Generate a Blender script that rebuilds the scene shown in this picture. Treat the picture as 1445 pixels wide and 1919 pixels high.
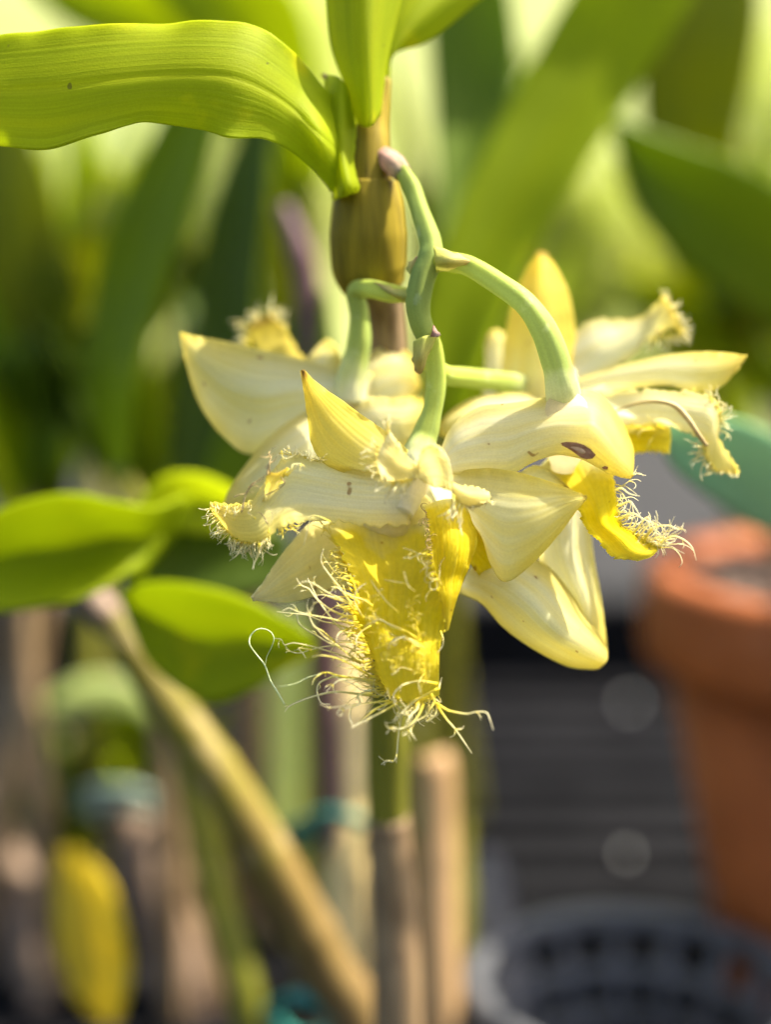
import bpy, math, random
from mathutils import Vector, Matrix, noise
random.seed(7)
scene = bpy.context.scene
for o in list(bpy.data.objects):
    bpy.data.objects.remove(o)
COL = scene.collection

# ------------------------------------------------------------------ camera
FPX = 2985.0                 # focal length in photo pixels (1445 x 1919)
DIST = 0.300                 # focus distance, metres
CAM_Z = 1.00
TILT = math.radians(10)
cam_data = bpy.data.cameras.new('camera')
cam = bpy.data.objects.new('camera', cam_data)
COL.objects.link(cam)
cam.location = (0, 0, CAM_Z)
cam.rotation_euler = (math.radians(90) - TILT, 0, 0)
cam_data.sensor_fit = 'VERTICAL'
cam_data.sensor_height = 36.0
cam_data.lens = 36.0 * FPX / 1919.0
cam_data.clip_start = 0.01
cam_data.clip_end = 500
cam_data.dof.use_dof = True
cam_data.dof.focus_distance = DIST - 0.003
cam_data.dof.aperture_fstop = 3.4
scene.camera = cam
CM = Matrix.Translation((0, 0, CAM_Z)) @ cam.rotation_euler.to_matrix().to_4x4()

# ------------------------------------------------------------------ light
SUN_AZ = math.radians(72)    # clockwise from +Y (away from the viewer) towards +X
SUN_EL = math.radians(58)
world = bpy.data.worlds.new('World'); scene.world = world
world.use_nodes = True
wn = world.node_tree.nodes; wl = world.node_tree.links
for n in list(wn): wn.remove(n)
sky = wn.new('ShaderNodeTexSky'); sky.sky_type = 'NISHITA'; sky.sun_disc = False
sky.sun_elevation = SUN_EL; sky.sun_rotation = SUN_AZ
sky.air_density = 1.0; sky.dust_density = 5.0; sky.ozone_density = 1.0
bg = wn.new('ShaderNodeBackground'); bg.inputs[1].default_value = 0.125
wo = wn.new('ShaderNodeOutputWorld')
wl.new(sky.outputs[0], bg.inputs[0]); wl.new(bg.outputs[0], wo.inputs[0])
sd = bpy.data.lights.new('sun', 'SUN'); sd.energy = 5.0; sd.angle = math.radians(0.53)
sd.color = (1.0, 0.92, 0.78)
sun = bpy.data.objects.new('sun', sd); COL.objects.link(sun)
sv = Vector((math.sin(SUN_AZ)*math.cos(SUN_EL), math.cos(SUN_AZ)*math.cos(SUN_EL), math.sin(SUN_EL)))
sun.rotation_euler = sv.to_track_quat('Z', 'Y').to_euler()
vs = scene.view_settings
vs.view_transform = 'Standard'; vs.look = 'None'; vs.exposure = 1.72; vs.gamma = 1.0
vs.use_curve_mapping = False
scene.render.engine = 'CYCLES'
cy = scene.cycles
cy.use_denoising = True
try: cy.denoiser = 'OPENIMAGEDENOISE'
except Exception: pass
cy.max_bounces = 10; cy.diffuse_bounces = 6; cy.transmission_bounces = 8; cy.transparent_max_bounces = 8
cy.sample_clamp_indirect = 6.0
cy.caustics_reflective = False; cy.caustics_refractive = False

# ------------------------------------------------------------------ helpers
def P(x, y, d=0.0):
    """point seen at photo pixel (x, y), d millimetres behind the plane of focus"""
    z = DIST + d * 0.001
    return CM @ Vector(((x - 722.5) / FPX * z, -(y - 959.5) / FPX * z, -z))

def px2m(px, d=0.0):
    return px / FPX * (DIST + d * 0.001)

VIEW = (CM.to_3x3() @ Vector((0, 0, -1))).normalized()

def V3(p):
    return p if isinstance(p, Vector) else P(*p)

def cr(pts, t):
    n = len(pts)
    if n == 1: return pts[0].copy()
    s = t * (n - 1); i = min(int(s), n - 2); f = s - i
    p1, p2 = pts[i], pts[i + 1]
    p0 = pts[i - 1] if i > 0 else p1 * 2 - p2
    p3 = pts[i + 2] if i + 2 < n else p2 * 2 - p1
    return 0.5 * ((2 * p1) + (p2 - p0) * f + (2 * p0 - 5 * p1 + 4 * p2 - p3) * f * f + (3 * p1 - p0 - 3 * p2 + p3) * f ** 3)

class MB:
    def __init__(self): self.v = []; self.f = []; self.uv = []; self.jit = 0
    def grid(self, rows, uvs, closed=False):
        b = len(self.v); nu = len(rows); nv = len(rows[0])
        for r, ur in zip(rows, uvs):
            self.v += [tuple(p) for p in r]; self.uv += ur
        for i in range(nu - 1):
            for j in range(nv - 1):
                self.f.append((b + i*nv + j, b + i*nv + j + 1, b + (i+1)*nv + j + 1, b + (i+1)*nv + j))
    def surf(self, secs, nu=36, nv=20, wav=0.0, wscale=180.0, ragged=0.0, seed=0.0, sides='both', pleat=0.0, npl=11, crinkle=0.0, midrib=0.0):
        W = [[V3(p) for p in s] for s in secs]
        base = [[cr(s, j / (nv - 1)) for j in range(nv)] for s in W]
        rows = []
        for i in range(nu):
            rows.append([cr([base[k][j] for k in range(len(base))], i / (nu - 1)) for j in range(nv)])
        if pleat or crinkle or midrib:
            for i in range(nu):
                for j in range(nv):
                    v = j / (nv - 1); u = i / (nu - 1); e = abs(v - .5) * 2; p = rows[i][j]
                    h = pleat * (math.sin(v * npl * 6.2832 + 2.5 * noise.noise(Vector((u * 3, v * 4, seed)))) * .5 + .9 * noise.noise(Vector((u * 2.2 + seed, v * npl * 1.3, 1.7)))) * math.sin(min(1, u * 1.05) * math.pi * .97) ** .5
                    h += crinkle * e ** 5 * noise.noise(Vector((u * 16, seed * 3 + (4 if v > .5 else 0), .5))) + midrib * math.exp(-((v - .5) / .035) ** 2) * (1 - u * .6)
                    p += VIEW * h
        if wav or ragged:
            for i in range(nu):
                for j in range(nv):
                    p = rows[i][j]; v = j / (nv - 1); u = i / (nu - 1)
                    e = abs(v - .5) * 2
                    q = p * wscale + Vector((seed, seed * 1.7, seed * .3))
                    amp = wav * (0.25 + 0.75 * e * e) * min(1, u * 3)
                    p += VIEW * (noise.noise(q) * amp)
                    if ragged and e > .8 and (sides == 'both' or (v < .5) == (sides == 'first')):
                        sg = rows[i][0] - rows[i][-1]
                        if sg.length > 1e-6:
                            sg = sg.normalized() * (1 if v < .5 else -1)
                            p += sg * (noise.noise(Vector((u * 40 + seed, v * 3, seed))) * ragged * (e - .8) * 5)
        uvs = [[(i / (nu - 1), j / (nv - 1)) for j in range(nv)] for i in range(nu)]
        self.grid(rows, uvs)
        return rows
    def tube(self, pts, radii, nu=24, seg=8, cap=True, squash=1.0):
        W = [V3(p) for p in pts]
        C = [cr(W, i / (nu - 1)) for i in range(nu)]
        R = []
        for i in range(nu):
            s = i / (nu - 1) * (len(radii) - 1); k = min(int(s), len(radii) - 2); f = s - k
            f = f * f * (3 - 2 * f)
            R.append(radii[k] * (1 - f) + radii[k + 1] * f)
        up = None; rows = []
        for i in range(nu):
            t = (C[min(i + 1, nu - 1)] - C[max(i - 1, 0)])
            t = t.normalized() if t.length > 1e-9 else Vector((0, 0, 1))
            if up is None:
                a = Vector((0, 1, 0)) if abs(t.y) < .9 else Vector((1, 0, 0))
                up = (a - t * a.dot(t)).normalized()
            else:
                up = up - t * up.dot(t)
                up = up.normalized() if up.length > 1e-6 else t.orthogonal().normalized()
            s = t.cross(up)
            rows.append([C[i] + (up * math.cos(-2 * math.pi * j / seg) * squash + s * math.sin(-2 * math.pi * j / seg)) * R[i] for j in range(seg + 1)])
        uvs = [[(i / (nu - 1), j / seg) for j in range(seg + 1)] for i in range(nu)]
        if cap:
            rows = [[C[0]] * (seg + 1)] + rows + [[C[-1]] * (seg + 1)]
            uvs = [uvs[0]] + uvs + [uvs[-1]]
        self.grid(rows, uvs)
    def box(self, c, sx, sy, sz, ax=None):
        b = len(self.v); M = ax or Matrix.Identity(3)
        for i in (-1, 1):
            for j in (-1, 1):
                for k in (-1, 1):
                    self.v.append(tuple(Vector(c) + M @ Vector((i*sx/2, j*sy/2, k*sz/2)))); self.uv.append(((i+1)/2, (j+1)/2))
        for q in ((0,1,3,2),(4,6,7,5),(0,4,5,1),(2,3,7,6),(0,2,6,4),(1,5,7,3)):
            self.f.append(tuple(b + t for t in q))
    def build(self, name, mat, parent=None, thick=0.0, smooth=True, kind=None, label=None, merge=True, bevel=0):
        me = bpy.data.meshes.new(name)
        me.from_pydata(self.v, [], self.f)
        uvl = me.uv_layers.new(name='UVMap')
        li = [0] * len(me.loops)
        me.loops.foreach_get('vertex_index', li)
        flat = []
        for k in li: flat += self.uv[k]
        uvl.data.foreach_set('uv', flat)
        if merge:
            import bmesh
            bm = bmesh.new(); bm.from_mesh(me)
            bmesh.ops.remove_doubles(bm, verts=bm.verts, dist=1e-6)
            bm.to_mesh(me); bm.free()
        me.polygons.foreach_set('use_smooth', [smooth] * len(me.polygons))
        me.materials.append(mat)
        o = bpy.data.objects.new(name, me); COL.objects.link(o)
        if thick:
            m = o.modifiers.new('thickness', 'SOLIDIFY'); m.thickness = thick; m.offset = 0.0
        if bevel:
            m = o.modifiers.new('bevel', 'BEVEL'); m.width = bevel; m.segments = 2
        if parent is not None: put_under(o, parent)
        if kind: o['kind'] = kind
        if label: o['label'] = label
        return o

def put_under(o, parent):
    o.parent = parent
    o.matrix_parent_inverse = parent_world(parent).inverted()

def parent_world(p):
    M = Matrix.Identity(4); chain = []
    while p is not None:
        chain.append(p); p = p.parent
    for q in reversed(chain):
        M = M @ (q.matrix_parent_inverse if q.parent else Matrix.Identity(4)) @ q.matrix_basis
    return M

def thing(name, label, cat, loc, group=None):
    o = bpy.data.objects.new(name, None); COL.objects.link(o)
    o.location = loc; o.empty_display_size = 0.01
    o['label'] = label; o['category'] = cat
    if group: o['group'] = group
    return o

def tag(o, label, cat, group=None):
    o['label'] = label; o['category'] = cat
    if group: o['group'] = group
    return o

# ------------------------------------------------------------------ materials
def new_mat(name):
    m = bpy.data.materials.new(name); m.use_nodes = True
    nt = m.node_tree
    for n in list(nt.nodes): nt.nodes.remove(n)
    return m, nt, nt.nodes, nt.links

def rgb(c): return (c[0], c[1], c[2], 1.0)

def N(nt, typ, **kw):
    n = nt.nodes.new(typ)
    for k, v in kw.items():
        if hasattr(n, k): setattr(n, k, v)
    return n

def math_node(nt, op, a, b=None, clamp=False):
    n = nt.nodes.new('ShaderNodeMath'); n.operation = op; n.use_clamp = clamp
    for i, s in enumerate((a, b)):
        if s is None: continue
        if hasattr(s, 'is_linked'): nt.links.new(s, n.inputs[i])
        else: n.inputs[i].default_value = s
    return n.outputs[0]

def mixc(nt, fac, a, b, mode='MIX'):
    n = nt.nodes.new('ShaderNodeMix'); n.data_type = 'RGBA'; n.blend_type = mode
    for sock, val in ((n.inputs[0], fac), (n.inputs[6], a), (n.inputs[7], b)):
        if hasattr(val, 'is_linked'): nt.links.new(val, sock)
        elif isinstance(val, (int, float)): sock.default_value = val
        else: sock.default_value = rgb(val)
    return n.outputs[2]

def ramp(nt, fac, stops):
    n = nt.nodes.new('ShaderNodeValToRGB')
    el = n.color_ramp.elements
    while len(el) < len(stops): el.new(0.5)
    for e, (p, c) in zip(el, stops):
        e.position = p; e.color = rgb(c) if not isinstance(c, (int, float)) else (c, c, c, 1)
    nt.links.new(fac, n.inputs[0])
    return n.outputs[0]

def tissue(name, stops_len, stops_across, transl, tcol, vein=40, veinamt=0.15, bump=0.15, rough=0.45,
           spots=None, blotch=None, spec=0.2, cell=2600.0, tgamma=0.55, streak=None):
    """plant tissue: colour along the length (u), across (v), veins, cell grain; lets light through"""
    m, nt, nodes, L = new_mat(name)
    uv = N(nt, 'ShaderNodeUVMap'); sep = N(nt, 'ShaderNodeSeparateXYZ'); L.new(uv.outputs[0], sep.inputs[0])
    U, Vv = sep.outputs[0], sep.outputs[1]
    oc = N(nt, 'ShaderNodeTexCoord').outputs['Object']
    big = N(nt, 'ShaderNodeTexNoise'); big.inputs['Scale'].default_value = 110; big.inputs['Detail'].default_value = 3
    L.new(oc, big.inputs['Vector'])
    nz = math_node(nt, 'MULTIPLY', math_node(nt, 'SUBTRACT', big.outputs[0], 0.5), 0.35)
    u2 = math_node(nt, 'ADD', U, nz, True)
    col = ramp(nt, u2, stops_len)
    e = math_node(nt, 'MULTIPLY', math_node(nt, 'ABSOLUTE', math_node(nt, 'SUBTRACT', Vv, 0.5)), 2.0)
    if stops_across:
        e2 = math_node(nt, 'ADD', e, nz, True)
        fac = ramp(nt, e2, [(p, f) for p, f, _ in stops_across])
        col = mixc(nt, fac, col, stops_across[0][2])
    comb = N(nt, 'ShaderNodeCombineXYZ')
    L.new(math_node(nt, 'MULTIPLY', U, 2.5), comb.inputs[0]); L.new(math_node(nt, 'MULTIPLY', Vv, vein), comb.inputs[1])
    vn = N(nt, 'ShaderNodeTexNoise'); vn.inputs['Scale'].default_value = 1.0; vn.inputs['Detail'].default_value = 5; vn.inputs['Distortion'].default_value = 0.25
    L.new(comb.outputs[0], vn.inputs['Vector'])
    vf = ramp(nt, vn.outputs[0], [(0.35, 1 - veinamt), (0.6, 1.0)])
    col = mixc(nt, 1.0, col, vf, 'MULTIPLY')
    if streak:
        c2 = N(nt, 'ShaderNodeCombineXYZ')
        L.new(math_node(nt, 'MULTIPLY', U, 1.2), c2.inputs[0]); L.new(math_node(nt, 'MULTIPLY', Vv, streak[0]), c2.inputs[1])
        sk = N(nt, 'ShaderNodeTexNoise'); sk.inputs['Scale'].default_value = 1.0; sk.inputs['Detail'].default_value = 4; sk.inputs['Distortion'].default_value = 0.4
        oi = N(nt, 'ShaderNodeObjectInfo'); L.new(math_node(nt, 'MULTIPLY', oi.outputs['Random'], 50.0), c2.inputs[2])
        L.new(c2.outputs[0], sk.inputs['Vector'])
        col = mixc(nt, ramp(nt, sk.outputs[0], [(0.42, 0.0), (0.75, streak[2])]), col, streak[1])
    if blotch:
        bn = N(nt, 'ShaderNodeTexNoise'); bn.inputs['Scale'].default_value = blotch[0]; bn.inputs['Detail'].default_value = 4
        L.new(oc, bn.inputs['Vector'])
        col = mixc(nt, ramp(nt, bn.outputs[0], [(blotch[1], 0.0), (blotch[1] + .1, blotch[3] if len(blotch) > 3 else 0.8)]), col, blotch[2])
    if spots:
        sn = N(nt, 'ShaderNodeTexNoise'); sn.inputs['Scale'].default_value = spots[0]; sn.inputs['Detail'].default_value = 1
        L.new(oc, sn.inputs['Vector'])
        col = mixc(nt, ramp(nt, sn.outputs[0], [(spots[1], 0.0), (spots[1] + .03, 0.85)]), col, spots[2])
    cn = N(nt, 'ShaderNodeTexNoise'); cn.inputs['Scale'].default_value = cell; cn.inputs['Detail'].default_value = 1
    L.new(oc, cn.inputs['Vector'])
    col = mixc(nt, 1.0, col, ramp(nt, cn.outputs[0], [(0.3, 0.9), (0.7, 1.0)]), 'MULTIPLY')
    h = math_node(nt, 'ADD', math_node(nt, 'MULTIPLY', vn.outputs[0], 1.0), math_node(nt, 'MULTIPLY', cn.outputs[0], 0.5))
    bp = N(nt, 'ShaderNodeBump'); bp.inputs['Strength'].default_value = bump; bp.inputs['Distance'].default_value = 0.0005
    L.new(h, bp.inputs['Height'])
    pr = N(nt, 'ShaderNodeBsdfPrincipled'); pr.inputs['Roughness'].default_value = rough
    pr.inputs['Specular IOR Level'].default_value = spec
    L.new(col, pr.inputs['Base Color']); L.new(bp.outputs[0], pr.inputs['Normal'])
    tr = N(nt, 'ShaderNodeBsdfTranslucent')
    gm = N(nt, 'ShaderNodeGamma'); gm.inputs[1].default_value = tgamma     # light crosses two faces of the blade
    L.new(mixc(nt, 1.0, col, tcol, 'MULTIPLY') if tcol else col, gm.inputs[0]); L.new(gm.outputs[0], tr.inputs[0])
    mx = N(nt, 'ShaderNodeMixShader'); mx.inputs[0].default_value = transl
    L.new(pr.outputs[0], mx.inputs[1]); L.new(tr.outputs[0], mx.inputs[2])
    out = N(nt, 'ShaderNodeOutputMaterial'); L.new(mx.outputs[0], out.inputs[0])
    return m

def solid(name, c1, c2, scale=60, rough=0.6, bump=0.3, spec=0.3, streak=None, det=5):
    m, nt, nodes, L = new_mat(name)
    tc = N(nt, 'ShaderNodeTexCoord')
    nz = N(nt, 'ShaderNodeTexNoise'); nz.inputs['Scale'].default_value = scale; nz.inputs['Detail'].default_value = det
    if streak:
        uv = N(nt, 'ShaderNodeUVMap'); mp = N(nt, 'ShaderNodeMapping'); mp.inputs['Scale'].default_value = (streak[0], streak[1], 1)
        L.new(uv.outputs[0], mp.inputs[0]); L.new(mp.outputs[0], nz.inputs['Vector']); nz.inputs['Scale'].default_value = 1
    else:
        L.new(tc.outputs['Object'], nz.inputs['Vector'])
    col = ramp(nt, nz.outputs[0], [(0.3, c1), (0.7, c2)])
    bp = N(nt, 'ShaderNodeBump'); bp.inputs['Strength'].default_value = bump; bp.inputs['Distance'].default_value = 0.001
    L.new(nz.outputs[0], bp.inputs['Height'])
    pr = N(nt, 'ShaderNodeBsdfPrincipled'); pr.inputs['Roughness'].default_value = rough
    pr.inputs['Specular IOR Level'].default_value = spec
    L.new(col, pr.inputs['Base Color']); L.new(bp.outputs[0], pr.inputs['Normal'])
    out = N(nt, 'ShaderNodeOutputMaterial'); L.new(pr.outputs[0], out.inputs[0])
    return m

CREAM = (0.87, 0.85, 0.48); CREAM2 = (0.87, 0.81, 0.36); YEL = (0.88, 0.75, 0.12); PALE = (0.92, 0.91, 0.72)
SPOT = (0.30, 0.15, 0.05)
M = {}
M['sepal'] = tissue('sepal_tissue', [(0.0, PALE), (0.45, (0.90, 0.88, 0.55)), (0.82, (0.90, 0.81, 0.28)), (1.0, (0.87, 0.68, 0.14))],
                    [(0.45, 0.0, YEL), (1.0, 0.75, YEL)], 0.78, None, 34, 0.11, 0.15, spots=(420, 0.755, SPOT), streak=(9, (0.88, 0.76, 0.16), 0.6))
M['sepal_yellow'] = tissue('yellow_sepal_tissue', [(0.0, (0.90, 0.86, 0.46)), (0.4, (0.90, 0.79, 0.20)), (0.93, (0.90, 0.73, 0.10)), (1.0, (0.5, 0.30, 0.07))],
                    [(0.5, 0.0, YEL), (1.0, 0.6, YEL)], 0.78, None, 34, 0.11, 0.15, spots=(420, 0.755, SPOT), streak=(9, (0.88, 0.68, 0.08), 0.5))
M['petal'] = tissue('petal_tissue', [(0.0, PALE), (0.5, (0.90, 0.88, 0.55)), (0.78, (0.90, 0.81, 0.28)), (1.0, (0.87, 0.72, 0.17))],
                    [(0.5, 0.0, YEL), (1.0, 0.6, YEL)], 0.78, None, 44, 0.11, 0.18, spots=(380, 0.75, SPOT), streak=(9, (0.88, 0.76, 0.20), 0.5))
M['petal_gold'] = tissue('golden_petal_tissue', [(0.0, (0.88, 0.80, 0.34)), (0.6, (0.88, 0.79, 0.32)), (1.0, (0.88, 0.82, 0.46))],
                    None, 0.7, None, 40, 0.12, 0.15, spots=(380, 0.74, SPOT), streak=(9, (0.88, 0.70, 0.14), 0.6))
M['lip'] = tissue('lip_tissue', [(0.0, (0.92, 0.88, 0.50)), (0.09, (0.95, 0.81, 0.05)), (0.5, (0.96, 0.79, 0.012)), (1.0, (0.95, 0.82, 0.07))],
                  None, 0.74, None, 46, 0.10, 0.7, rough=0.65, spots=(420, 0.76, (0.45, 0.25, 0.02)), cell=1300, streak=(12, (0.95, 0.84, 0.10), 0.5))
HB = (0.92, 0.78, 0.06)
M['hair'] = tissue('fringe_hair', [(0.0, HB), (0.25, (0.88, 0.78, 0.26)), (0.6, (0.88, 0.82, 0.46)), (1.0, (0.86, 0.80, 0.52))], None, 0.5, None, 4, 0.05, 0.0, rough=0.5, spots=(900, .74, (.5, .36, .18)), cell=3000)
M['hair_yellow'] = tissue('fringe_hair_yellow', [(0.0, HB), (0.5, (0.90, 0.78, 0.12)), (1.0, (0.88, 0.80, 0.34))], None, 0.55, None, 4, 0.05, 0.0, rough=0.5, cell=3000)
M['hair_brown'] = solid('fringe_hair_brown', (0.30, 0.20, 0.07), (0.55, 0.42, 0.18), 200, 0.6, 0.1)
M['hair_green'] = solid('thread_green', (0.60, 0.68, 0.32), (0.70, 0.76, 0.42), 200, 0.4, 0.1)
M['column'] = tissue('column_tissue', [(0.0, (0.90, 0.80, 0.60)), (0.5, (0.90, 0.84, 0.64)), (1.0, (0.90, 0.87, 0.66))], None, 0.72, None, 10, 0.05, 0.2, rough=0.7, spec=.1)
M['pedicel'] = tissue('pedicel_tissue', [(0.0, (0.46, 0.50, 0.05)), (0.25, (0.42, 0.52, 0.10)), (0.75, (0.40, 0.50, 0.13)), (0.92, (0.78, 0.78, 0.46)), (1.0, (0.88, 0.87, 0.58))], None, 0.35, None, 12, 0.16, 0.15, rough=0.5, streak=(5, (0.54, 0.58, 0.07), 0.6), blotch=(260, .62, (0.60, 0.66, 0.28), .5), spec=.1)
M['peduncle'] = tissue('peduncle_tissue', [(0.0, (0.32, 0.40, 0.07)), (0.5, (0.25, 0.35, 0.09)), (1.0, (0.38, 0.45, 0.08))], None, 0.3, None, 12, 0.2, 0.2, rough=0.6, spec=.1, streak=(5, (0.42, 0.46, 0.09), 0.6), blotch=(260, .62, (0.46, 0.54, 0.30), .5))
M['bract'] = tissue('bract_tissue', [(0.0, (0.58, 0.60, 0.12)), (0.7, (0.66, 0.56, 0.18)), (1.0, (0.42, 0.25, 0.12))], None, 0.45, None, 14, 0.25, 0.3, rough=0.6)
M['pink_bract'] = tissue('pink_bract_tissue', [(0.0, (0.35, 0.18, 0.12)), (0.5, (0.60, 0.38, 0.30)), (1.0, (0.50, 0.40, 0.22))], None, 0.3, None, 14, 0.3, 0.4, rough=0.7)
M['scar'] = solid('scar_tissue', (0.36, 0.15, 0.06), (0.50, 0.26, 0.12), 700, 0.8, 0.5)
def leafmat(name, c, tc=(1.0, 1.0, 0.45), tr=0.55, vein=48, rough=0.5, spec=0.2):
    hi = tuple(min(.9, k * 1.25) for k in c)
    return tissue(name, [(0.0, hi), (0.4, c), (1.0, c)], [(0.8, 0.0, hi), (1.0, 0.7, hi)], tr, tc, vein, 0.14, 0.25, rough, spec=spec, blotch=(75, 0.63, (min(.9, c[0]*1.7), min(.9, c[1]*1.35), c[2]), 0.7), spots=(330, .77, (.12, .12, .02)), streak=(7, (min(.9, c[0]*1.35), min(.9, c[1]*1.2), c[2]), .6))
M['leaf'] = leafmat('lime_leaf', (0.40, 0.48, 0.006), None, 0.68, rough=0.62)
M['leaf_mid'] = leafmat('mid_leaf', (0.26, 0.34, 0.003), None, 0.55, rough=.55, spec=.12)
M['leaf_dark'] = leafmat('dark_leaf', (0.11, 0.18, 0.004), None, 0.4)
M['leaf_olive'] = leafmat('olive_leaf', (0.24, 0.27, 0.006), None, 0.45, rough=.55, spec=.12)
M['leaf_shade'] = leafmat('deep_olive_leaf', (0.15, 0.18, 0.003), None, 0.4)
M['leaf_deep_shade'] = leafmat('deep_shade_leaf', (0.055, 0.095, 0.003), None, 0.25)  # deep shade between the leaves put into a darker leaf colour
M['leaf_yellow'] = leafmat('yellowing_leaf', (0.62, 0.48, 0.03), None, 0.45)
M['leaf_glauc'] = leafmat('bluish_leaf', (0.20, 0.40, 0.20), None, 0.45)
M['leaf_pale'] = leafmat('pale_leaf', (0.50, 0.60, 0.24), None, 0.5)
M['cane'] = solid('cane_skin', (0.13, 0.095, 0.012), (0.27, 0.20, 0.025), rough=0.4, bump=0.25, streak=(2.5, 11))
M['cane_slant'] = tissue('slanting_cane_skin', [(0.0, (0.20, 0.14, 0.05)), (0.15, (0.16, 0.15, 0.015)), (0.40, (0.22, 0.19, 0.018)), (0.58, (0.22, 0.14, 0.04)), (0.8, (0.24, 0.15, 0.065)), (1.0, (0.18, 0.11, 0.05))], None, 0.0, None, 14, 0.35, 0.3, rough=0.5, streak=(6, (0.14, 0.10, 0.02), 0.7), blotch=(60, .56, (0.40, 0.30, 0.14), .5))
M['cane_top'] = solid('yellow_cane_skin', (0.10, 0.075, 0.006), (0.31, 0.23, 0.015), rough=0.6, spec=0.12, bump=0.4, streak=(1.2, 13))
M['cane_green'] = solid('green_cane_skin', (0.11, 0.12, 0.012), (0.24, 0.22, 0.025), rough=0.4, bump=0.2, streak=(2, 9))
M['cane_brown'] = solid('brown_cane_skin', (0.13, 0.08, 0.035), (0.32, 0.22, 0.11), rough=0.65, bump=0.4, streak=(5, 14))
M['cane_pink'] = solid('pinkish_cane_skin', (0.15, 0.10, 0.065), (0.27, 0.19, 0.13), rough=0.65, bump=0.3, streak=(3, 9))
M['cane_dry'] = solid('dry_cane_sheath', (0.44, 0.32, 0.12), (0.66, 0.54, 0.26), rough=0.6, bump=0.3, streak=(3, 10))
M['purple'] = solid('purple_cane_skin', (0.07, 0.03, 0.035), (0.16, 0.085, 0.09), rough=0.5, bump=0.2, streak=(4, 8))
M['bamboo'] = solid('bamboo_skin', (0.30, 0.18, 0.075), (0.46, 0.30, 0.145), rough=0.55, bump=0.3, streak=(5, 12))
M['tie'] = solid('teal_tie', (0.012, 0.13, 0.10), (0.03, 0.21, 0.17), 200, 0.45, 0.1)
M['tie_grey'] = solid('grey_green_tie', (0.09, 0.14, 0.10), (0.17, 0.23, 0.18), 200, 0.5, 0.1)
M['terracotta'] = solid('terracotta', (0.25, 0.066, 0.014), (0.35, 0.10, 0.024), 45, 0.75, 0.25)
def bloom(m, col, scale, thr):
    nt = m.node_tree; pr = [n for n in nt.nodes if n.type == 'BSDF_PRINCIPLED'][0]
    old = pr.inputs['Base Color'].links[0].from_socket
    nz = N(nt, 'ShaderNodeTexNoise'); nz.inputs['Scale'].default_value = scale; nz.inputs['Detail'].default_value = 6
    nt.links.new(N(nt, 'ShaderNodeTexCoord').outputs['Object'], nz.inputs['Vector'])
    nt.links.new(mixc(nt, ramp(nt, nz.outputs[0], [(thr, 0.0), (thr + .15, 0.6)]), old, col), pr.inputs['Base Color'])
bloom(M['terracotta'], (0.40, 0.20, 0.12), 30, 0.60)
bloom(M['cane_brown'], (0.10, 0.06, 0.03), 90, 0.50)
bloom(M['cane_pink'], (0.08, 0.055, 0.035), 60, 0.50)
bloom(M['bamboo'], (0.30, 0.17, 0.07), 70, 0.52)
bloom(M['cane'], (0.12, 0.075, 0.02), 70, 0.50)
M['soil'] = solid('bark_mix', (0.03, 0.02, 0.014), (0.15, 0.10, 0.075), 160, 0.95, 1.0)
M['black'] = solid('black_plastic', (0.004, 0.004, 0.0045), (0.012, 0.012, 0.013), 40, 0.75, 0.15, spec=0.03)
M['grey'] = solid('grey_plastic', (0.045, 0.047, 0.052), (0.075, 0.078, 0.085), 50, 0.5, 0.15, spec=0.4)
M['tag'] = solid('pale_plastic', (0.032, 0.034, 0.038), (0.05, 0.052, 0.057), 50, 0.4, 0.05, spec=0.4)
M['gravel'] = solid('gravel', (0.004, 0.004, 0.0042), (0.016, 0.0155, 0.016), 3, 0.9, 0.5)
M['lawn'] = solid('lawn', (0.09, 0.12, 0.025), (0.25, 0.27, 0.085), 0.9, 0.9, 0.5)
M['scar_pale'] = solid('dry_scar_centre', (0.62, 0.36, 0.17), (0.74, 0.48, 0.25), 900, 0.9, 0.3, spec=0.05)
M['hedge'] = tissue('hedge_leaf', [(0.0, (0.62, 0.68, 0.16)), (1.0, (0.52, 0.58, 0.10))], None, 0.55, None, 10, 0.1, 0.1, 0.5, spec=0.15, cell=20, tgamma=1.0)
M['highlight_crumbs'] = solid('highlight_crumbs', (0.6, 0.6, 0.58), (0.8, 0.8, 0.78), 900, 0.6, 0.2)
M['bark'] = solid('tree_bark', (0.08, 0.06, 0.04), (0.18, 0.14, 0.10), 30, 0.9, 0.5)

# ------------------------------------------------------------------ setting
BENCH_Z = CAM_Z - 0.262
def sheet(name, mat, x0, x1, y0, y1, z, amp=0.0, n=40):
    mb = MB(); rows = []; uvs = []
    for i in range(n):
        y = y0 + (y1 - y0) * i / (n - 1)
        rows.append([Vector((x0 + (x1 - x0) * j / (n - 1), y, z + amp * noise.noise(Vector((x0 + (x1-x0)*j/(n-1), y, 0)) * .5))) for j in range(n)])
        uvs.append([(i / (n - 1), j / (n - 1)) for j in range(n)])
    mb.grid(rows, uvs)
    o = mb.build(name, mat); o['kind'] = 'structure'
    return o
g = sheet('ground', M['gravel'], -150, 150, -20, 280, 0.0)
g['label'] = 'grey gravel ground beyond the bench'
mb = MB(); rows = []; uvs = []
for i in range(70):
    y = 9.0 + 26.0 * i / 69
    z = 0.012 + 0.40 * max(0.0, y - 9.6) * (1 - math.exp(-max(0.0, y - 9.6) * .6))
    rows.append([Vector((-40 + 80 * j / 119, y, z + .25 * noise.noise(Vector((-40 + 80 * j / 119, y, 0)) * .45) * min(1, (y - 9) / 4))) for j in range(120)])
    uvs.append([(i / 69, j / 119) for j in range(120)])
mb.grid(rows, uvs)
g = mb.build('grass_bank', M['lawn']); g['kind'] = 'structure'
g['label'] = 'sunlit pale green grass bank far behind'

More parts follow.
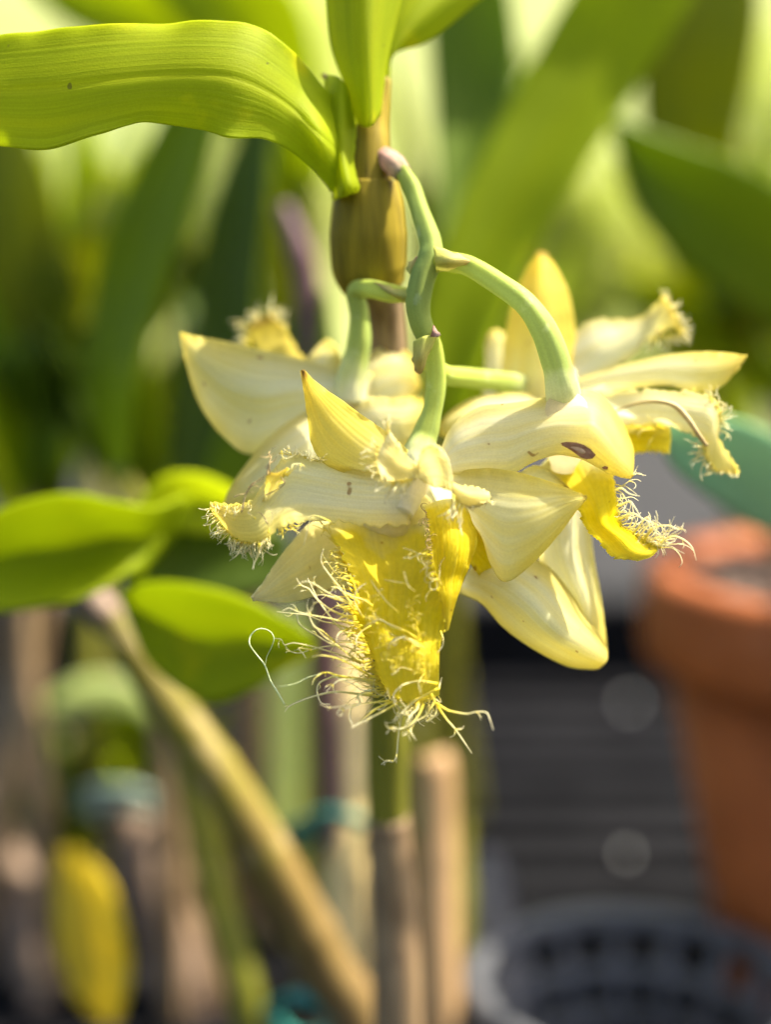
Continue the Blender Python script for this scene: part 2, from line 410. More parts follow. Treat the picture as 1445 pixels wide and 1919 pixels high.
def leaf_cloud(name, centre, size, n, mat, leaf=0.12, parent=None):
    mb = MB(); rnd = random.Random(hash(name) % 1000 if False else int(centre[0] * 37 + centre[1] * 11) + n)
    for k in range(n):
        while True:
            q = Vector((rnd.uniform(-1, 1), rnd.uniform(-1, 1), rnd.uniform(-1, 1)))
            if q.length < 1: break
        q = q.normalized() * (q.length ** .5)
        q *= 1 + 0.35 * noise.noise(q * 2.3 + Vector((centre[0], centre[1], 0)))
        c = Vector(centre) + Vector((q.x * size[0], q.y * size[1], q.z * size[2]))
        R = Matrix.Rotation(rnd.uniform(0, 6.28), 3, 'Z') @ Matrix.Rotation(rnd.uniform(-.9, .9), 3, 'X')
        s = leaf * rnd.uniform(.6, 1.3); b = len(mb.v)
        for (a, e, h) in ((-.5, 0, 0), (0, -.22, .05), (.5, 0, -.06), (0, .22, .05)):
            mb.v.append(tuple(c + R @ Vector((a * s, e * s, h * s)))); mb.uv.append((a + .5, e + .5))
        mb.f += [(b, b + 1, b + 2), (b, b + 2, b + 3)]
    return mb.build(name, mat, parent, smooth=False, merge=False)

# shrubs at the foot of the grass bank
for k, (x, y, r, h, lab) in enumerate([
        (-3.3, 11.5, 0.9, 2.1, 'blurred shrub at the far left of the grass bank'),
        (-0.9, 12.5, 0.8, 3.3, 'blurred shrub behind the purple brown cane'),
        (1.25, 11.0, 0.55, 1.5, 'blurred low shrub behind the sunlit flower'),
        (2.9, 12.0, 0.8, 2.4, 'blurred shrub behind the broad olive leaves')]):
    t = thing('shrub', lab, 'shrub', (x, y, 0), 'shrubs on the grass bank')
    leaf_cloud('crown', (x, y, h * .52), (r, r, h * .50), 3500, M['hedge'], 0.16, t)
    mb = MB()
    for a in range(5):
        mb.tube([Vector((x, y, 0)), Vector((x + math.cos(a*1.3)*.3, y + math.sin(a*1.3)*.3, h*.3)), Vector((x + math.cos(a*1.3)*r*.6, y + math.sin(a*1.3)*.8, h*.75))], [.09, .05, .015], 8, 7)
    mb.build('trunk', M['bark'], t)

# black slatted bench behind the flowers
bench = thing('plant_bench', 'black plastic slatted bench behind the flowers', 'bench', (0, 0.75, 0))
SL = 0.0360
for k in range(23):
    y = 0.10 + SL * k
    mb = MB(); mb.box((0, y, BENCH_Z - 0.006), 1.9, 0.021, 0.012)
    mb.build('slat', M['black'], bench, smooth=False, bevel=0.002)
for x in (-0.62, -0.3, -0.02, 0.09, 0.145, 0.40, 0.62):
    mb = MB(); mb.box((x, 0.50, BENCH_Z - 0.0235), 0.03, 0.84, 0.02)
    mb.build('cross_bar', M['black'], bench, smooth=False, bevel=0.002)
mb = MB(); mb.box((0, 0.945, BENCH_Z + 0.006), 1.94, 0.016, 0.076)
mb.build('dark_gap_board', M['black'], bench, smooth=False, bevel=0.003)  # black board added to fill the shadow gap beyond the bench
for x in (-0.8, 0.8):
    for y in (0.13, 0.88):
        mb = MB(); mb.box((x, y, (BENCH_Z - 0.0345) / 2), 0.045, 0.045, BENCH_Z - 0.0345)
        mb.build('leg', M['black'], bench, smooth=False, bevel=0.003)

# terracotta pot
def lathe(name, c, prof, mat, parent, seg=64):
    mb = MB(); rows = []; uvs = []
    for i, (r, z) in enumerate(prof):
        rows.append([Vector((c[0] + r * math.cos(2*math.pi*j/seg), c[1] + r * math.sin(2*math.pi*j/seg), c[2] + z)) for j in range(seg + 1)])
        uvs.append([(i / (len(prof) - 1), j / seg) for j in range(seg + 1)])
    mb.grid(rows, uvs)
    return mb.build(name, mat, parent)
pc = P(1645, 1062, 225); pot_c = Vector((pc.x, pc.y, BENCH_Z)); H = pc.z - BENCH_Z; RR = px2m(435, 225)
pot = thing('terracotta_pot', 'terracotta flower pot with a thick rim on the black bench', 'flower pot', pot_c)
rb = RR * 0.90
lathe('body', pot_c, [(0.001, 0.0), (rb*.60, 0.0), (rb*.63, .004), (rb, H - .026), (rb - .008, H - .026), (rb*.58, .01), (0.001, .01)], M['terracotta'], pot)
lathe('rim', pot_c, [(rb*.99, H - .032), (RR*.985, H - .031), (RR, H - .026), (RR, H - .005), (RR - .004, H), (RR - .010, H - .001), (RR - .013, H - .008), (rb*.93, H - .032), (rb*.99, H - .032)], M['terracotta'], pot)
mb = MB(); rnd = random.Random(3)
for k in range(420):
    a = rnd.uniform(0, 6.283); r = RR * .84 * math.sqrt(rnd.random())
    R = Matrix.Rotation(rnd.uniform(0, 6.28), 3, 'Z') @ Matrix.Rotation(rnd.uniform(-.6, .6), 3, 'X')
    mb.box(pot_c + Vector((r*math.cos(a), r*math.sin(a), H - .011 + rnd.uniform(-.004, .006))), rnd.uniform(.006, .014), rnd.uniform(.005, .009), .005, R)
mb.build('potting_mix', M['soil'], pot, smooth=False, kind='stuff', merge=False)

def strip(cl, depth_fold=2.0, tilt=0.0, nu=36, nv=11, **kw):
    """strap leaf from a centre line of (x, y, half width px, depth mm); V-fold pushes the midrib back"""
    secs = []
    n = len(cl)
    for i, (x, y, hw, d) in enumerate(cl):
        a = cl[max(i - 1, 0)]; b = cl[min(i + 1, n - 1)]
        tx, ty = b[0] - a[0], b[1] - a[1]; l = math.hypot(tx, ty) or 1
        nx, ny = -ty / l, tx / l
        secs.append([(x + nx*hw, y + ny*hw, d + tilt), (x + nx*hw*.5, y + ny*hw*.5, d + depth_fold*.6 + tilt*.5), (x, y, d + depth_fold),
                     (x - nx*hw*.5, y - ny*hw*.5, d + depth_fold*.6 - tilt*.5), (x - nx*hw, y - ny*hw, d - tilt)])
    mb = MB(); mb.surf(secs, nu, nv, **kw)
    return mb

def cane_tube(pts, rad_px, nu=60, seg=20, nodes=(), amp=0.10):
    mb = MB()
    W = [V3(p[:3]) if not isinstance(p, Vector) else p for p in pts]
    R = [px2m(r, p[2] if not isinstance(p, Vector) else 60) for r, p in zip(rad_px, pts)]
    C = [cr(W, i / (nu - 1)) for i in range(nu)]
    rr = []
    for i in range(nu):
        s = i / (nu - 1) * (len(R) - 1); k = min(int(s), len(R) - 2); f = s - k
        r = R[k] * (1 - f) + R[k + 1] * f
        for q in nodes: r *= 1 + amp * math.exp(-((i / (nu - 1) - q) / 0.012) ** 2)
        rr.append(r)
    mb.tube(C, rr, nu, seg)
    return mb

def to_bench(p):
    """the point on the bench under a cane's lowest drawn point"""
    return Vector((p.x, p.y, BENCH_Z + 0.001))

# potted plant in the terracotta pot: one bluish leaf reaches into view
pp = thing('potted_plant', 'bluish green leafed plant growing in the terracotta pot', 'plant', pot_c + Vector((0, 0, H - .02)))
mb = strip([(1235, 800, 8, 75), (1290, 830, 55, 82), (1370, 865, 80, 100), (1460, 920, 85, 130), (1560, 985, 55, 175), (1620, 1060, 14, 215)], 4, 3, wav=.002)
mb.build('leaf', M['leaf_glauc'], pp, thick=0.0009)
mb = strip([(1500, 560, 10, 250), (1560, 700, 40, 245), (1620, 860, 45, 235), (1640, 1065, 14, 225)], 4, 3)
mb.build('leaf', M['leaf_glauc'], pp, thick=0.0009)
mb = MB(); mb.tube([P(1618, 1058, 216), P(1632, 1075, 222), pot_c + Vector((0, 0, H - .03))], [.004, .005, .006], 10, 10)
mb.build('stem', M['cane_green'], pp)

# grey net pot in front
nc = P(1195, 1850, 170); ncb = Vector((nc.x, nc.y, BENCH_Z)); NH = nc.z - BENCH_Z; NR = px2m(330, 170)
net = thing('net_pot', 'empty grey plastic net pot on the bench below the terracotta pot', 'net pot', ncb)
lathe('rim', ncb, [(NR*.86, NH - .004), (NR*.98, NH - .003), (NR, NH), (NR*.97, NH + .003), (NR*.88, NH + .003), (NR*.85, NH + .001), (NR*.86, NH - .004)], M['grey'], net)
lathe('base', ncb, [(.001, .001), (NR*.66, .001), (NR*.67, .004), (NR*.62, .006), (.001, .006)], M['grey'], net)
for zf, w in ((.30, .004), (.62, .004)):
    r0 = NR * (.66 + .20 * zf)
    lathe('ring', ncb, [(r0, NH*zf - w), (r0 + .001, NH*zf), (r0, NH*zf + w), (r0 - .002, NH*zf + w), (r0 - .002, NH*zf - w), (r0, NH*zf - w)], M['grey'], net)
for k in range(16):
    a = 2 * math.pi * k / 16
    mb = MB(); e = Vector((math.cos(a), math.sin(a), 0))
    mb.tube([ncb + e * NR * .655 + Vector((0, 0, .004)), ncb + e * NR * .865 + Vector((0, 0, NH - .003))], [.003, .003], 4, 6)
    mb.build('rib', M['grey'], net)

# pale plastic plant label
lt = P(915, 1600, 150); lb = P(940, 1925, 110)
lab = MB()
lab.surf([[(885, 1600, 220), (910, 1590, 220), (945, 1602, 220)], [(878, 1700, 210), (915, 1700, 209), (965, 1700, 210)],
          [(868, 1930, 185), (920, 1930, 184), (985, 1930, 185)], [to_bench(P(868, 1990, 182)), to_bench(P(910, 1990, 181)), to_bench(P(950, 1990, 182))]], 16, 7)
tag(lab.build('plant_label', M['tag'], thick=0.001), 'blank pale grey plastic plant label beside the bamboo stake', 'plant label')

# ------------------------------------------------------------------ neighbouring shoots behind
def shoot(name, label, base, group='orchid shoots behind the flowers', cat='orchid shoot'):
    return thing(name, label, cat, base, group)

def bgleaf(parent, cl, mat, fold=4, tilt=4, th=0.0012, seed=1.0, wav=0.003):
    return strip(cl, fold, tilt, wav=wav, seed=seed, wscale=40).build('leaf', M[mat], parent, thick=th)

def bgcane(parent, pts, rad, mat='cane_green', nodes=(.3, .6)):
    last = V3(pts[-1][:3])
    q = list(pts) + [Vector((last.x, last.y + .004, BENCH_Z + .001))]
    return cane_tube(q, list(rad) + [rad[-1] * .8], 60, 14, nodes).build('cane', M[mat], parent)

# right-hand shoot: big diagonal leaf and darker ones
s = shoot('orchid_shoot', 'blurred shoot with a wide diagonal lime leaf right of the flower stalk', to_bench(P(840, 1925, 130)))
bgleaf(s, [(1290, -160, 60, 150), (1200, -30, 98, 150), (1110, 110, 98, 150), (1010, 280, 88, 145), (920, 450, 82, 140), (860, 600, 72, 135), (838, 760, 40, 130), (835, 850, 22, 130)], 'leaf_mid', seed=3)
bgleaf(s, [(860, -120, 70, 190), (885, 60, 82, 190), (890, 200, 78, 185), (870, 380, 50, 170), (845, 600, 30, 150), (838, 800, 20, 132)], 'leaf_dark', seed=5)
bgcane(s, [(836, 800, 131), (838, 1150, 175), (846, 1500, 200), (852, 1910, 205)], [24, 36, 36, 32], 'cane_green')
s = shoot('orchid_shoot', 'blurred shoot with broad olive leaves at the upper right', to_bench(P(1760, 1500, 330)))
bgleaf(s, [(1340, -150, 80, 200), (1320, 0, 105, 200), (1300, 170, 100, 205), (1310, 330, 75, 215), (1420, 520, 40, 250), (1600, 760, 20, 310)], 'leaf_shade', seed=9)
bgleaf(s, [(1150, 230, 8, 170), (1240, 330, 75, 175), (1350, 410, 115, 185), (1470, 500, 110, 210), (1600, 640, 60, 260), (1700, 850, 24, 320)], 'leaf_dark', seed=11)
bgleaf(s, [(1180, 520, 12, 330), (1270, 580, 70, 325), (1390, 620, 85, 325), (1530, 700, 70, 328), (1690, 880, 26, 330)], 'leaf_olive', seed=13)
bgcane(s, [(1700, 840, 326), (1730, 1200, 330), (1760, 1500, 330)], [24, 36, 30])
# left-hand shoots
s = shoot('orchid_shoot', 'blurred shoot with dark upright leaves left of the flowers', to_bench(P(420, 1925, 170)))
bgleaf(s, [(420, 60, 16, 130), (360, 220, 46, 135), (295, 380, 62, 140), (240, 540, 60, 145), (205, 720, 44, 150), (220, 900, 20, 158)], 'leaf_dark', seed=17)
bgleaf(s, [(500, 180, 14, 170), (462, 330, 44, 170), (432, 480, 56, 170), (415, 650, 58, 168), (375, 830, 50, 165), (320, 1000, 22, 162)], 'leaf_deep_shade', seed=19)
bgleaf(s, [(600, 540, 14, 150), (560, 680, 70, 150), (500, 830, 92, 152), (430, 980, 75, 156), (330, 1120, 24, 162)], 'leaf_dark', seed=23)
bgcane(s, [(215, 880, 159), (310, 1080, 162), (350, 1400, 165), (400, 1650, 168), (470, 1910, 170)], [22, 28, 32, 34, 32], 'cane_green')
s = shoot('orchid_shoot', 'blurred shoot with olive leaves at the far left edge', to_bench(P(-60, 1800, 260)))
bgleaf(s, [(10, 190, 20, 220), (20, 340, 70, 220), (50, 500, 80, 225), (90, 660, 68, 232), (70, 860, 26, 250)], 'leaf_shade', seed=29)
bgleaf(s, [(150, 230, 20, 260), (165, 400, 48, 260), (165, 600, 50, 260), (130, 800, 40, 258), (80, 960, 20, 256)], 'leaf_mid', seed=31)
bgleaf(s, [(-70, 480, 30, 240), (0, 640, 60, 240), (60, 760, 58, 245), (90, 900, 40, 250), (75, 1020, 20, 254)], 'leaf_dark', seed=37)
bgcane(s, [(75, 850, 252), (70, 1100, 256), (20, 1400, 258), (-60, 1800, 260)], [22, 30, 34, 32], 'cane_brown')
s = shoot('orchid_shoot', 'blurred shoot with lime leaves behind the top edge of the broad leaf', to_bench(P(600, 1925, 260)))
bgleaf(s, [(240, -140, 40, 200), (380, -40, 90, 200), (480, 50, 92, 205), (540, 180, 60, 215), (580, 350, 26, 230)], 'leaf_mid', seed=41)
bgleaf(s, [(40, -60, 20, 210), (150, -10, 60, 210), (330, 70, 60, 212), (470, 220, 40, 220), (575, 400, 20, 232)], 'leaf_mid', seed=43)
bgleaf(s, [(500, 250, 14, 250), (520, 420, 46, 250), (545, 600, 44, 248), (580, 780, 20, 246)], 'leaf_olive', seed=47)
bgcane(s, [(578, 330, 231), (590, 800, 246), (600, 1250, 255), (600, 1900, 260)], [20, 32, 36, 34], 'cane_green')
# purple cane top
s = shoot('bare_cane', 'blurred bare purple brown cane left of the main cane', to_bench(P(600, 1925, 180)), 'bare canes among the shoots', 'cane')
cane_tube([(530, 385, 150), (560, 470, 150), (578, 560, 152), (590, 700, 155), (610, 1200, 165), (640, 1900, 180), to_bench(P(650, 1925, 180))], [14, 25, 27, 26, 24, 24, 22], 60, 14, (.2, .5)).build('cane', M['purple'], s)

# lower-left shoot with two leaves near the flowers and the slanting brown cane
s = shoot('orchid_shoot', 'slanting yellow brown cane with two glossy green leaves at the left', to_bench(P(650, 1925, 95)))
mb = MB()
mb.surf([[(-60, 985, 60), (-60, 1070, 66), (-60, 1150, 60)], [(40, 940, 60), (40, 1040, 70), (40, 1144, 62)], [(130, 925, 60), (130, 1030, 72), (130, 1128, 62)],
         [(215, 940, 62), (210, 1010, 74), (200, 1100, 66)], [(285, 950, 68), (270, 1010, 76), (240, 1075, 70)], [(350, 930, 78), (310, 1000, 78), (255, 1085, 74)], [(330, 1000, 82), (280, 1060, 80), (250, 1110, 78)]], 40, 15, wav=.003, wscale=55, midrib=.0015)
mb.build('leaf', M['leaf_mid'], s, thick=0.0006)
mb = MB()
mb.surf([[(240, 975, 84), (240, 1000, 84), (250, 1020, 84)], [(290, 900, 82), (300, 945, 84), (300, 990, 84)], [(350, 884, 82), (360, 940, 86), (365, 1000, 84)], [(420, 905, 84), (425, 950, 88), (430, 1000, 86)],
         [(500, 960, 90), (500, 980, 91), (500, 1010, 90)]], 30, 13, wav=.003, wscale=55, midrib=.0015)
mb.build('leaf', M['leaf'], s, thick=0.0006)
mb = MB()
mb.surf([[(225, 1105, 78), (225, 1120, 80), (240, 1160, 80)], [(290, 1090, 70), (285, 1160, 78), (285, 1250, 74)], [(370, 1098, 64), (370, 1200, 74), (380, 1315, 68)],
         [(450, 1120, 62), (450, 1200, 70), (460, 1300, 66)], [(530, 1160, 64), (530, 1210, 68), (530, 1255, 66)], [(590, 1200, 68), (592, 1210, 68), (590, 1225, 68)]], 36, 13, wav=.003, wscale=55, midrib=.0015)
mb.build('leaf', M['leaf_mid'], s, thick=0.0006)
mb = MB()
mb.surf([[(230, 1060, 96), (230, 1080, 96), (230, 1110, 96)], [(320, 985, 96), (330, 1050, 98), (330, 1130, 96)], [(430, 970, 98), (440, 1040, 100), (440, 1120, 98)], [(540, 1000, 104), (540, 1050, 104), (540, 1090, 104)]], 24, 11)
mb.build('leaf', M['leaf_deep_shade'], s, thick=0.0006)  # dark leaf standing in for the shadow beneath the upper leaves
low = cane_tube([(140, 1095, 116), (215, 1175, 114), (300, 1300, 112), (420, 1470, 112), (520, 1640, 114), (610, 1810, 118), (670, 1930, 122), to_bench(P(700, 1960, 124))], [22, 32, 38, 46, 50, 52, 52, 46], 90, 20, (.14, .40, .66), .08)
low.build('cane', M['cane_slant'], s)
cane_tube([(134, 1088, 116), (160, 1110, 115), (205, 1165, 114)], [24, 29, 33], 12, 16).build('dry_tip', M['cane_pink'], s)
# canes at the lower left
def bare(label, pts, rad, mat, nodes=(.3, .6)):
    last = V3(pts[-1][:3])
    s = thing('bare_cane', label, 'cane', to_bench(last), 'bare canes among the shoots')
    bgcane(s, pts, rad, mat, nodes)
    return s
bare('thick pinkish brown bare cane in the lower left corner', [(-60, 1480, 270), (0, 1620, 270), (70, 1800, 270), (110, 1940, 270)], [40, 52, 60, 60], 'cane_pink')
bare('pinkish brown bare cane wrapped by a grey green tie', [(215, 1480, 240), (255, 1580, 240), (310, 1740, 242), (370, 1940, 245)], [40, 46, 50, 52], 'cane_pink')
bare('thin grey brown bare cane beside the tied one', [(285, 1500, 250), (340, 1650, 250), (390, 1800, 250), (425, 1940, 250)], [24, 30, 32, 32], 'cane_brown')
t = bare('pale dry cane left of the main cane with a teal tie', [(655, 1180, 190), (652, 1420, 180), (648, 1620, 175), (650, 1930, 170)], [30, 40, 46, 46], 'cane_dry')
tw = MB()
for k in range(2):
    tw.tube([(150, 1495 + 22*k, 238), (190, 1480 + 30*k, 226), (250, 1485 + 26*k, 222), (305, 1505 + 20*k, 230), (320, 1525 + 20*k, 252), (250, 1520+20*k, 268), (160, 1500+20*k, 255), (150, 1495 + 22*k, 238)], [.0022] * 4, 40, 8)
tag(tw.build('plant_tie', M['tie_grey']), 'grey green tie looped round a pinkish brown cane', 'plant tie', 'plant ties')
tw = MB()
tw.tube([(515, 1575, 190), (560, 1545, 168), (620, 1525, 150), (690, 1546, 132), (738, 1552, 122), (748, 1556, 130), (715, 1560, 150), (640, 1565, 205), (515, 1575, 190)], [.0017] * 4, 44, 8)
tw.tube([(505, 1578, 190), (545, 1560, 172), (585, 1540, 166), (560, 1580, 180), (520, 1582, 190)], [.0017, .0022, .0017], 24, 8)
tag(tw.build('plant_tie', M['tie']), 'teal plastic tie holding the pale dry cane to the main cane', 'plant tie', 'plant ties')
tw = MB()
tw.tube([(500, 1900, 150), (560, 1868, 120), (610, 1890, 118), (640, 1930, 120), (560, 1950, 150), (500, 1900, 150)], [.0022] * 3, 30, 8)
tag(tw.build('plant_tie', M['tie']), 'teal plastic tie at the foot of the slanting cane', 'plant tie', 'plant ties')
# yellowing leaf
yl = thing('fallen_leaf', 'yellowing leaf hanging among the canes at the lower left', 'leaf', to_bench(P(180, 1930, 175)))
strip([(120, 1590, 14, 178), (150, 1660, 50, 175), (170, 1760, 66, 172), (190, 1860, 50, 172), (205, 1925, 10, 175)], 5, 4, wav=.003).build('blade', M['leaf_yellow'], yl, thick=.001)
strip([(205, 1922, 6, 175), (212, 1990, 5, 178)], 1, 0, 6, 5).build('leaf_stalk', M['cane_brown'], yl, thick=.001)
# pale small leaves low in the background
s = shoot('orchid_shoot', 'blurred pale green leaves low between the canes', to_bench(P(540, 1925, 330)))
bgleaf(s, [(540, 1150, 14, 320), (550, 1280, 52, 320), (545, 1420, 58, 322), (545, 1560, 40, 325), (550, 1700, 14, 328)], 'leaf_pale', seed=51)
bgleaf(s, [(90, 1320, 10, 260), (150, 1300, 26, 258), (215, 1300, 28, 258), (280, 1330, 14, 265), (420, 1480, 8, 300), (540, 1690, 8, 326)], 'leaf_pale', seed=53)
bgleaf(s, [(130, 1480, 12, 300), (190, 1420, 60, 300), (260, 1380, 60, 302), (340, 1420, 40, 306), (540, 1690, 10, 327)], 'leaf_mid', seed=57)
bgcane(s, [(548, 1680, 328), (545, 1800, 329), (540, 1920, 330)], [12, 16, 18], 'cane_green')

# clutter of further shoots: narrow leaves in fans
def fan(label, x0, y0, d, specs, seed, cane=True):
    rnd = random.Random(seed); s = shoot('orchid_shoot', label, to_bench(P(x0, max(y0 + 500, 1500), d)))
    for k, (dx, dy, hw, mat) in enumerate(specs):
        bend = rnd.uniform(-.18, .18); pts = []
        for i in range(6):
            t = i / 5; w = hw * (0.25 + 0.75 * math.sin(min(1, t * 1.15 + .12) * math.pi * .86)) if i < 5 else hw * .12
            pts.append((x0 + dx * t - dy * bend * t * (1 - t) * 2, y0 + dy * t + dx * bend * t * (1 - t) * 2, w, d + rnd.uniform(-25, 25) * t))
        bgleaf(s, pts, mat, seed=seed + k, fold=rnd.uniform(2, 7), tilt=rnd.uniform(-9, 9))
    bgcane(s, [(x0, y0 - 10, d), (x0 + rnd.uniform(-20, 20), y0 + 260, d), (x0 + rnd.uniform(-40, 40), y0 + 600, d)], [14, 24, 26], rnd.choice(['cane_green', 'cane_brown']))
    return s
fan('blurred fan of narrow leaves behind the left dark leaves', 250, 900, 330, [(-170, -520, 44, 'leaf_mid'), (40, -600, 46, 'leaf_olive'), (140, -430, 40, 'leaf_mid'), (-250, -300, 36, 'leaf_shade'), (-60, -380, 34, 'leaf')], 61)
fan('nearer blurred fan of narrow dark leaves above the two glossy left leaves', 300, 960, 215, [(-190, -560, 40, 'leaf_dark'), (-80, -640, 36, 'leaf_mid'), (30, -520, 38, 'leaf_deep_shade'), (110, -600, 34, 'leaf_dark'), (-250, -360, 36, 'leaf_deep_shade'), (190, -380, 40, 'leaf_deep_shade'), (-140, -300, 34, 'leaf_olive')], 91)
fan('nearer blurred fan of narrow leaves hugging the left edge', 60, 940, 240, [(-90, -600, 40, 'leaf_mid'), (60, -520, 36, 'leaf_dark'), (150, -640, 36, 'leaf_olive'), (110, -330, 34, 'leaf_deep_shade'), (-30, -360, 36, 'leaf_dark')], 97)
fan('nearer blurred fan of narrow leaves at the upper right', 1480, 760, 260, [(-330, -460, 42, 'leaf_mid'), (-240, -620, 40, 'leaf_dark'), (-120, -560, 40, 'leaf_olive'), (-330, -250, 36, 'leaf_mid'), (-200, -300, 34, 'leaf_dark')], 101)
fan('blurred fan of slim lime leaves high behind the flower stalk', 780, 560, 300, [(60, -480, 26, 'leaf_mid'), (140, -520, 28, 'leaf'), (230, -470, 26, 'leaf_mid'), (-60, -460, 24, 'leaf_olive'), (200, -330, 24, 'leaf_dark')], 103)
fan('blurred fan of slim leaves high at the left behind the broad leaf', 180, 720, 290, [(-170, -380, 28, 'leaf_mid'), (-90, -470, 26, 'leaf'), (-10, -430, 28, 'leaf_olive'), (80, -480, 26, 'leaf_mid'), (160, -420, 28, 'leaf_dark'), (230, -330, 26, 'leaf_olive')], 107)
fan('blurred fan of slim leaves low behind the left canes', 120, 1620, 300, [(-130, -260, 28, 'leaf_deep_shade'), (-40, -330, 26, 'leaf_dark'), (60, -300, 28, 'leaf_deep_shade'), (140, -220, 26, 'leaf_mid')], 109)
fan('blurred fan of narrow leaves at the left margin', 40, 1000, 380, [(-120, -560, 44, 'leaf_olive'), (90, -640, 42, 'leaf_mid'), (170, -400, 40, 'leaf_olive'), (10, -450, 34, 'leaf')], 67)
fan('blurred fan of narrow leaves between purple cane and left leaves', 500, 880, 300, [(-120, -420, 40, 'leaf_olive'), (60, -520, 34, 'leaf_mid'), (-20, -640, 38, 'leaf_mid'), (120, -330, 30, 'leaf')], 71)
fan('blurred fan of narrow leaves right of the flower stalk', 850, 900, 420, [(20, -700, 46, 'leaf_mid'), (170, -640, 42, 'leaf_olive'), (270, -520, 44, 'leaf_mid'), (70, -500, 38, 'leaf_mid')], 73)
fan('blurred fan of narrow leaves at the right margin', 1400, 860, 430, [(-210, -420, 46, 'leaf_olive'), (-60, -560, 44, 'leaf_shade'), (80, -640, 44, 'leaf_mid'), (-280, -220, 40, 'leaf_olive'), (-150, -300, 30, 'leaf')], 79)
fan('blurred small leaves low between the slanting cane and the left canes', 330, 1560, 300, [(-150, -220, 36, 'leaf_mid'), (-60, -290, 34, 'leaf_shade'), (80, -230, 30, 'leaf_olive'), (-190, -110, 28, 'leaf_dark')], 83)
for k, (lab, x, d, w, mt, top, dx) in enumerate([('thin dark bare cane furthest left behind the thick one', 30, 330, 20, 'cane_brown', 1350, 60), ('thin olive bare cane behind the yellowing leaf', 110, 340, 18, 'cane_green', 1380, 90),
        ('thin brown bare cane just left of the slanting cane', 400, 330, 20, 'cane_brown', 1420, 100), ('thin pale bare cane under the slanting cane', 520, 300, 18, 'cane_dry', 1600, 30), ('thin olive bare cane behind the bamboo stake', 770, 300, 22, 'cane_green', 1250, 20)]):
    bare(lab, [(x, top, d), (x + dx * .4, top + 200, d), (x + dx, 1935, d)], [w * .7, w, w], mt)
# white crumbs added on the bench to make blurred highlight discs
mb = MB(); rnd = random.Random(9)
for k in range(9):
    c = Vector((rnd.uniform(-.2, .3), .10 + SL * rnd.randrange(10, 23) + rnd.uniform(-.008, .008), BENCH_Z + .0012))
    mb.box(c, rnd.uniform(.0015, .0035), rnd.uniform(.0015, .0035), .0022, Matrix.Rotation(rnd.uniform(0, 3), 3, 'Z') @ Matrix.Rotation(rnd.uniform(-.3, .3), 3, 'X'))
o = mb.build('highlight_crumbs', M['highlight_crumbs'], smooth=False, kind='stuff', merge=False); o['label'] = 'white crumbs added on the black bench to make blurred highlights'

# bamboo stake
st = thing('bamboo_stake', 'tan bamboo stake right of the main cane', 'plant stake', to_bench(P(815, 1950, 165)))
mb = cane_tube([(812, 1445, 165), (815, 1450, 165), (818, 1680, 165), (822, 1930, 165), to_bench(P(822, 1950, 165))], [34, 38, 42, 44, 44], 50, 20, (.42, .86), .06)
mb.build('stake', M['bamboo'], st)

# ------------------------------------------------------------------ the flowering orchid
orchid = thing('orchid_plant', 'flowering orchid with fringed yellow flowers hanging from its cane', 'orchid', to_bench(P(745, 1950, 85)))
def addp(mb, name, mat, parent, thick=0.0005, label=None, kind=None):
    return mb.build(name, M[mat], parent, thick=thick, label=label, kind=kind)

# cane in joints
cane_tube([(700, 150, 20), (694, 230, 19), (692, 290, 18), (690, 350, 18)], [33, 36, 40, 46], 30, 22, (.5, .98), .05).build('cane', M['cane_top'], orchid)
cane_tube([(690, 340, 18.5), (690, 380, 19), (690, 440, 20), (692, 500, 22), (700, 535, 24)], [56, 66, 72, 70, 58], 36, 26).build('cane_joint', M['cane_top'], orchid)
cane_tube([(700, 520, 25), (722, 600, 30), (728, 760, 36), (728, 900, 42)], [46, 36, 36, 38], 30, 22).build('dry_joint', M['cane_brown'], orchid, label='brown papery joint of the main cane')
cane_tube([(728, 880, 42), (726, 1150, 60), (724, 1400, 72), (726, 1545, 78)], [36, 38, 40, 38], 36, 22).build('cane_joint', M['cane_green'], orchid)
cane_tube([(726, 1530, 77.5), (738, 1700, 82), (745, 1920, 85), to_bench(P(748, 1950, 86))], [40, 44, 46, 44], 40, 22, (.3,), .05).build('dry_joint', M['cane_brown'], orchid)

# top-left broad leaf
mb = MB()
mb.surf([[(652, 205, 17), (640, 290, 10), (632, 372, 15)],
         [(608, 168, 14), (600, 255, 4), (606, 340, 11)],
         [(575, 126, 10), (555, 210, 4), (560, 292, 7)],
         [(530, 84, 6), (505, 175, 1), (498, 263, 3)],
         [(480, 50, 3), (450, 150, -2), (430, 262, 0)],
         [(410, 41, 1), (390, 140, -3), (372, 240, -1)],
         [(310, 40, 0), (300, 140, -3), (270, 228, -2)],
         [(200, 46, 0), (200, 150, -3), (190, 252, -2)],
         [(90, 58, 1), (90, 165, -2), (85, 281, -1)],
         [(-20, 72, 3), (-20, 170, 0), (-20, 268, 0)],
         [(-150, 105, 6), (-150, 170, 1), (-150, 240, 4)],
         [(-260, 165, 10), (-260, 168, 10), (-260, 172, 10)]], 130, 60, wav=.0014, wscale=60, pleat=.00004, npl=19, midrib=.00035, crinkle=.0025, seed=2.2)
addp(mb, 'leaf', 'leaf', orchid, .0005, 'broad lime green leaf arching to the left')
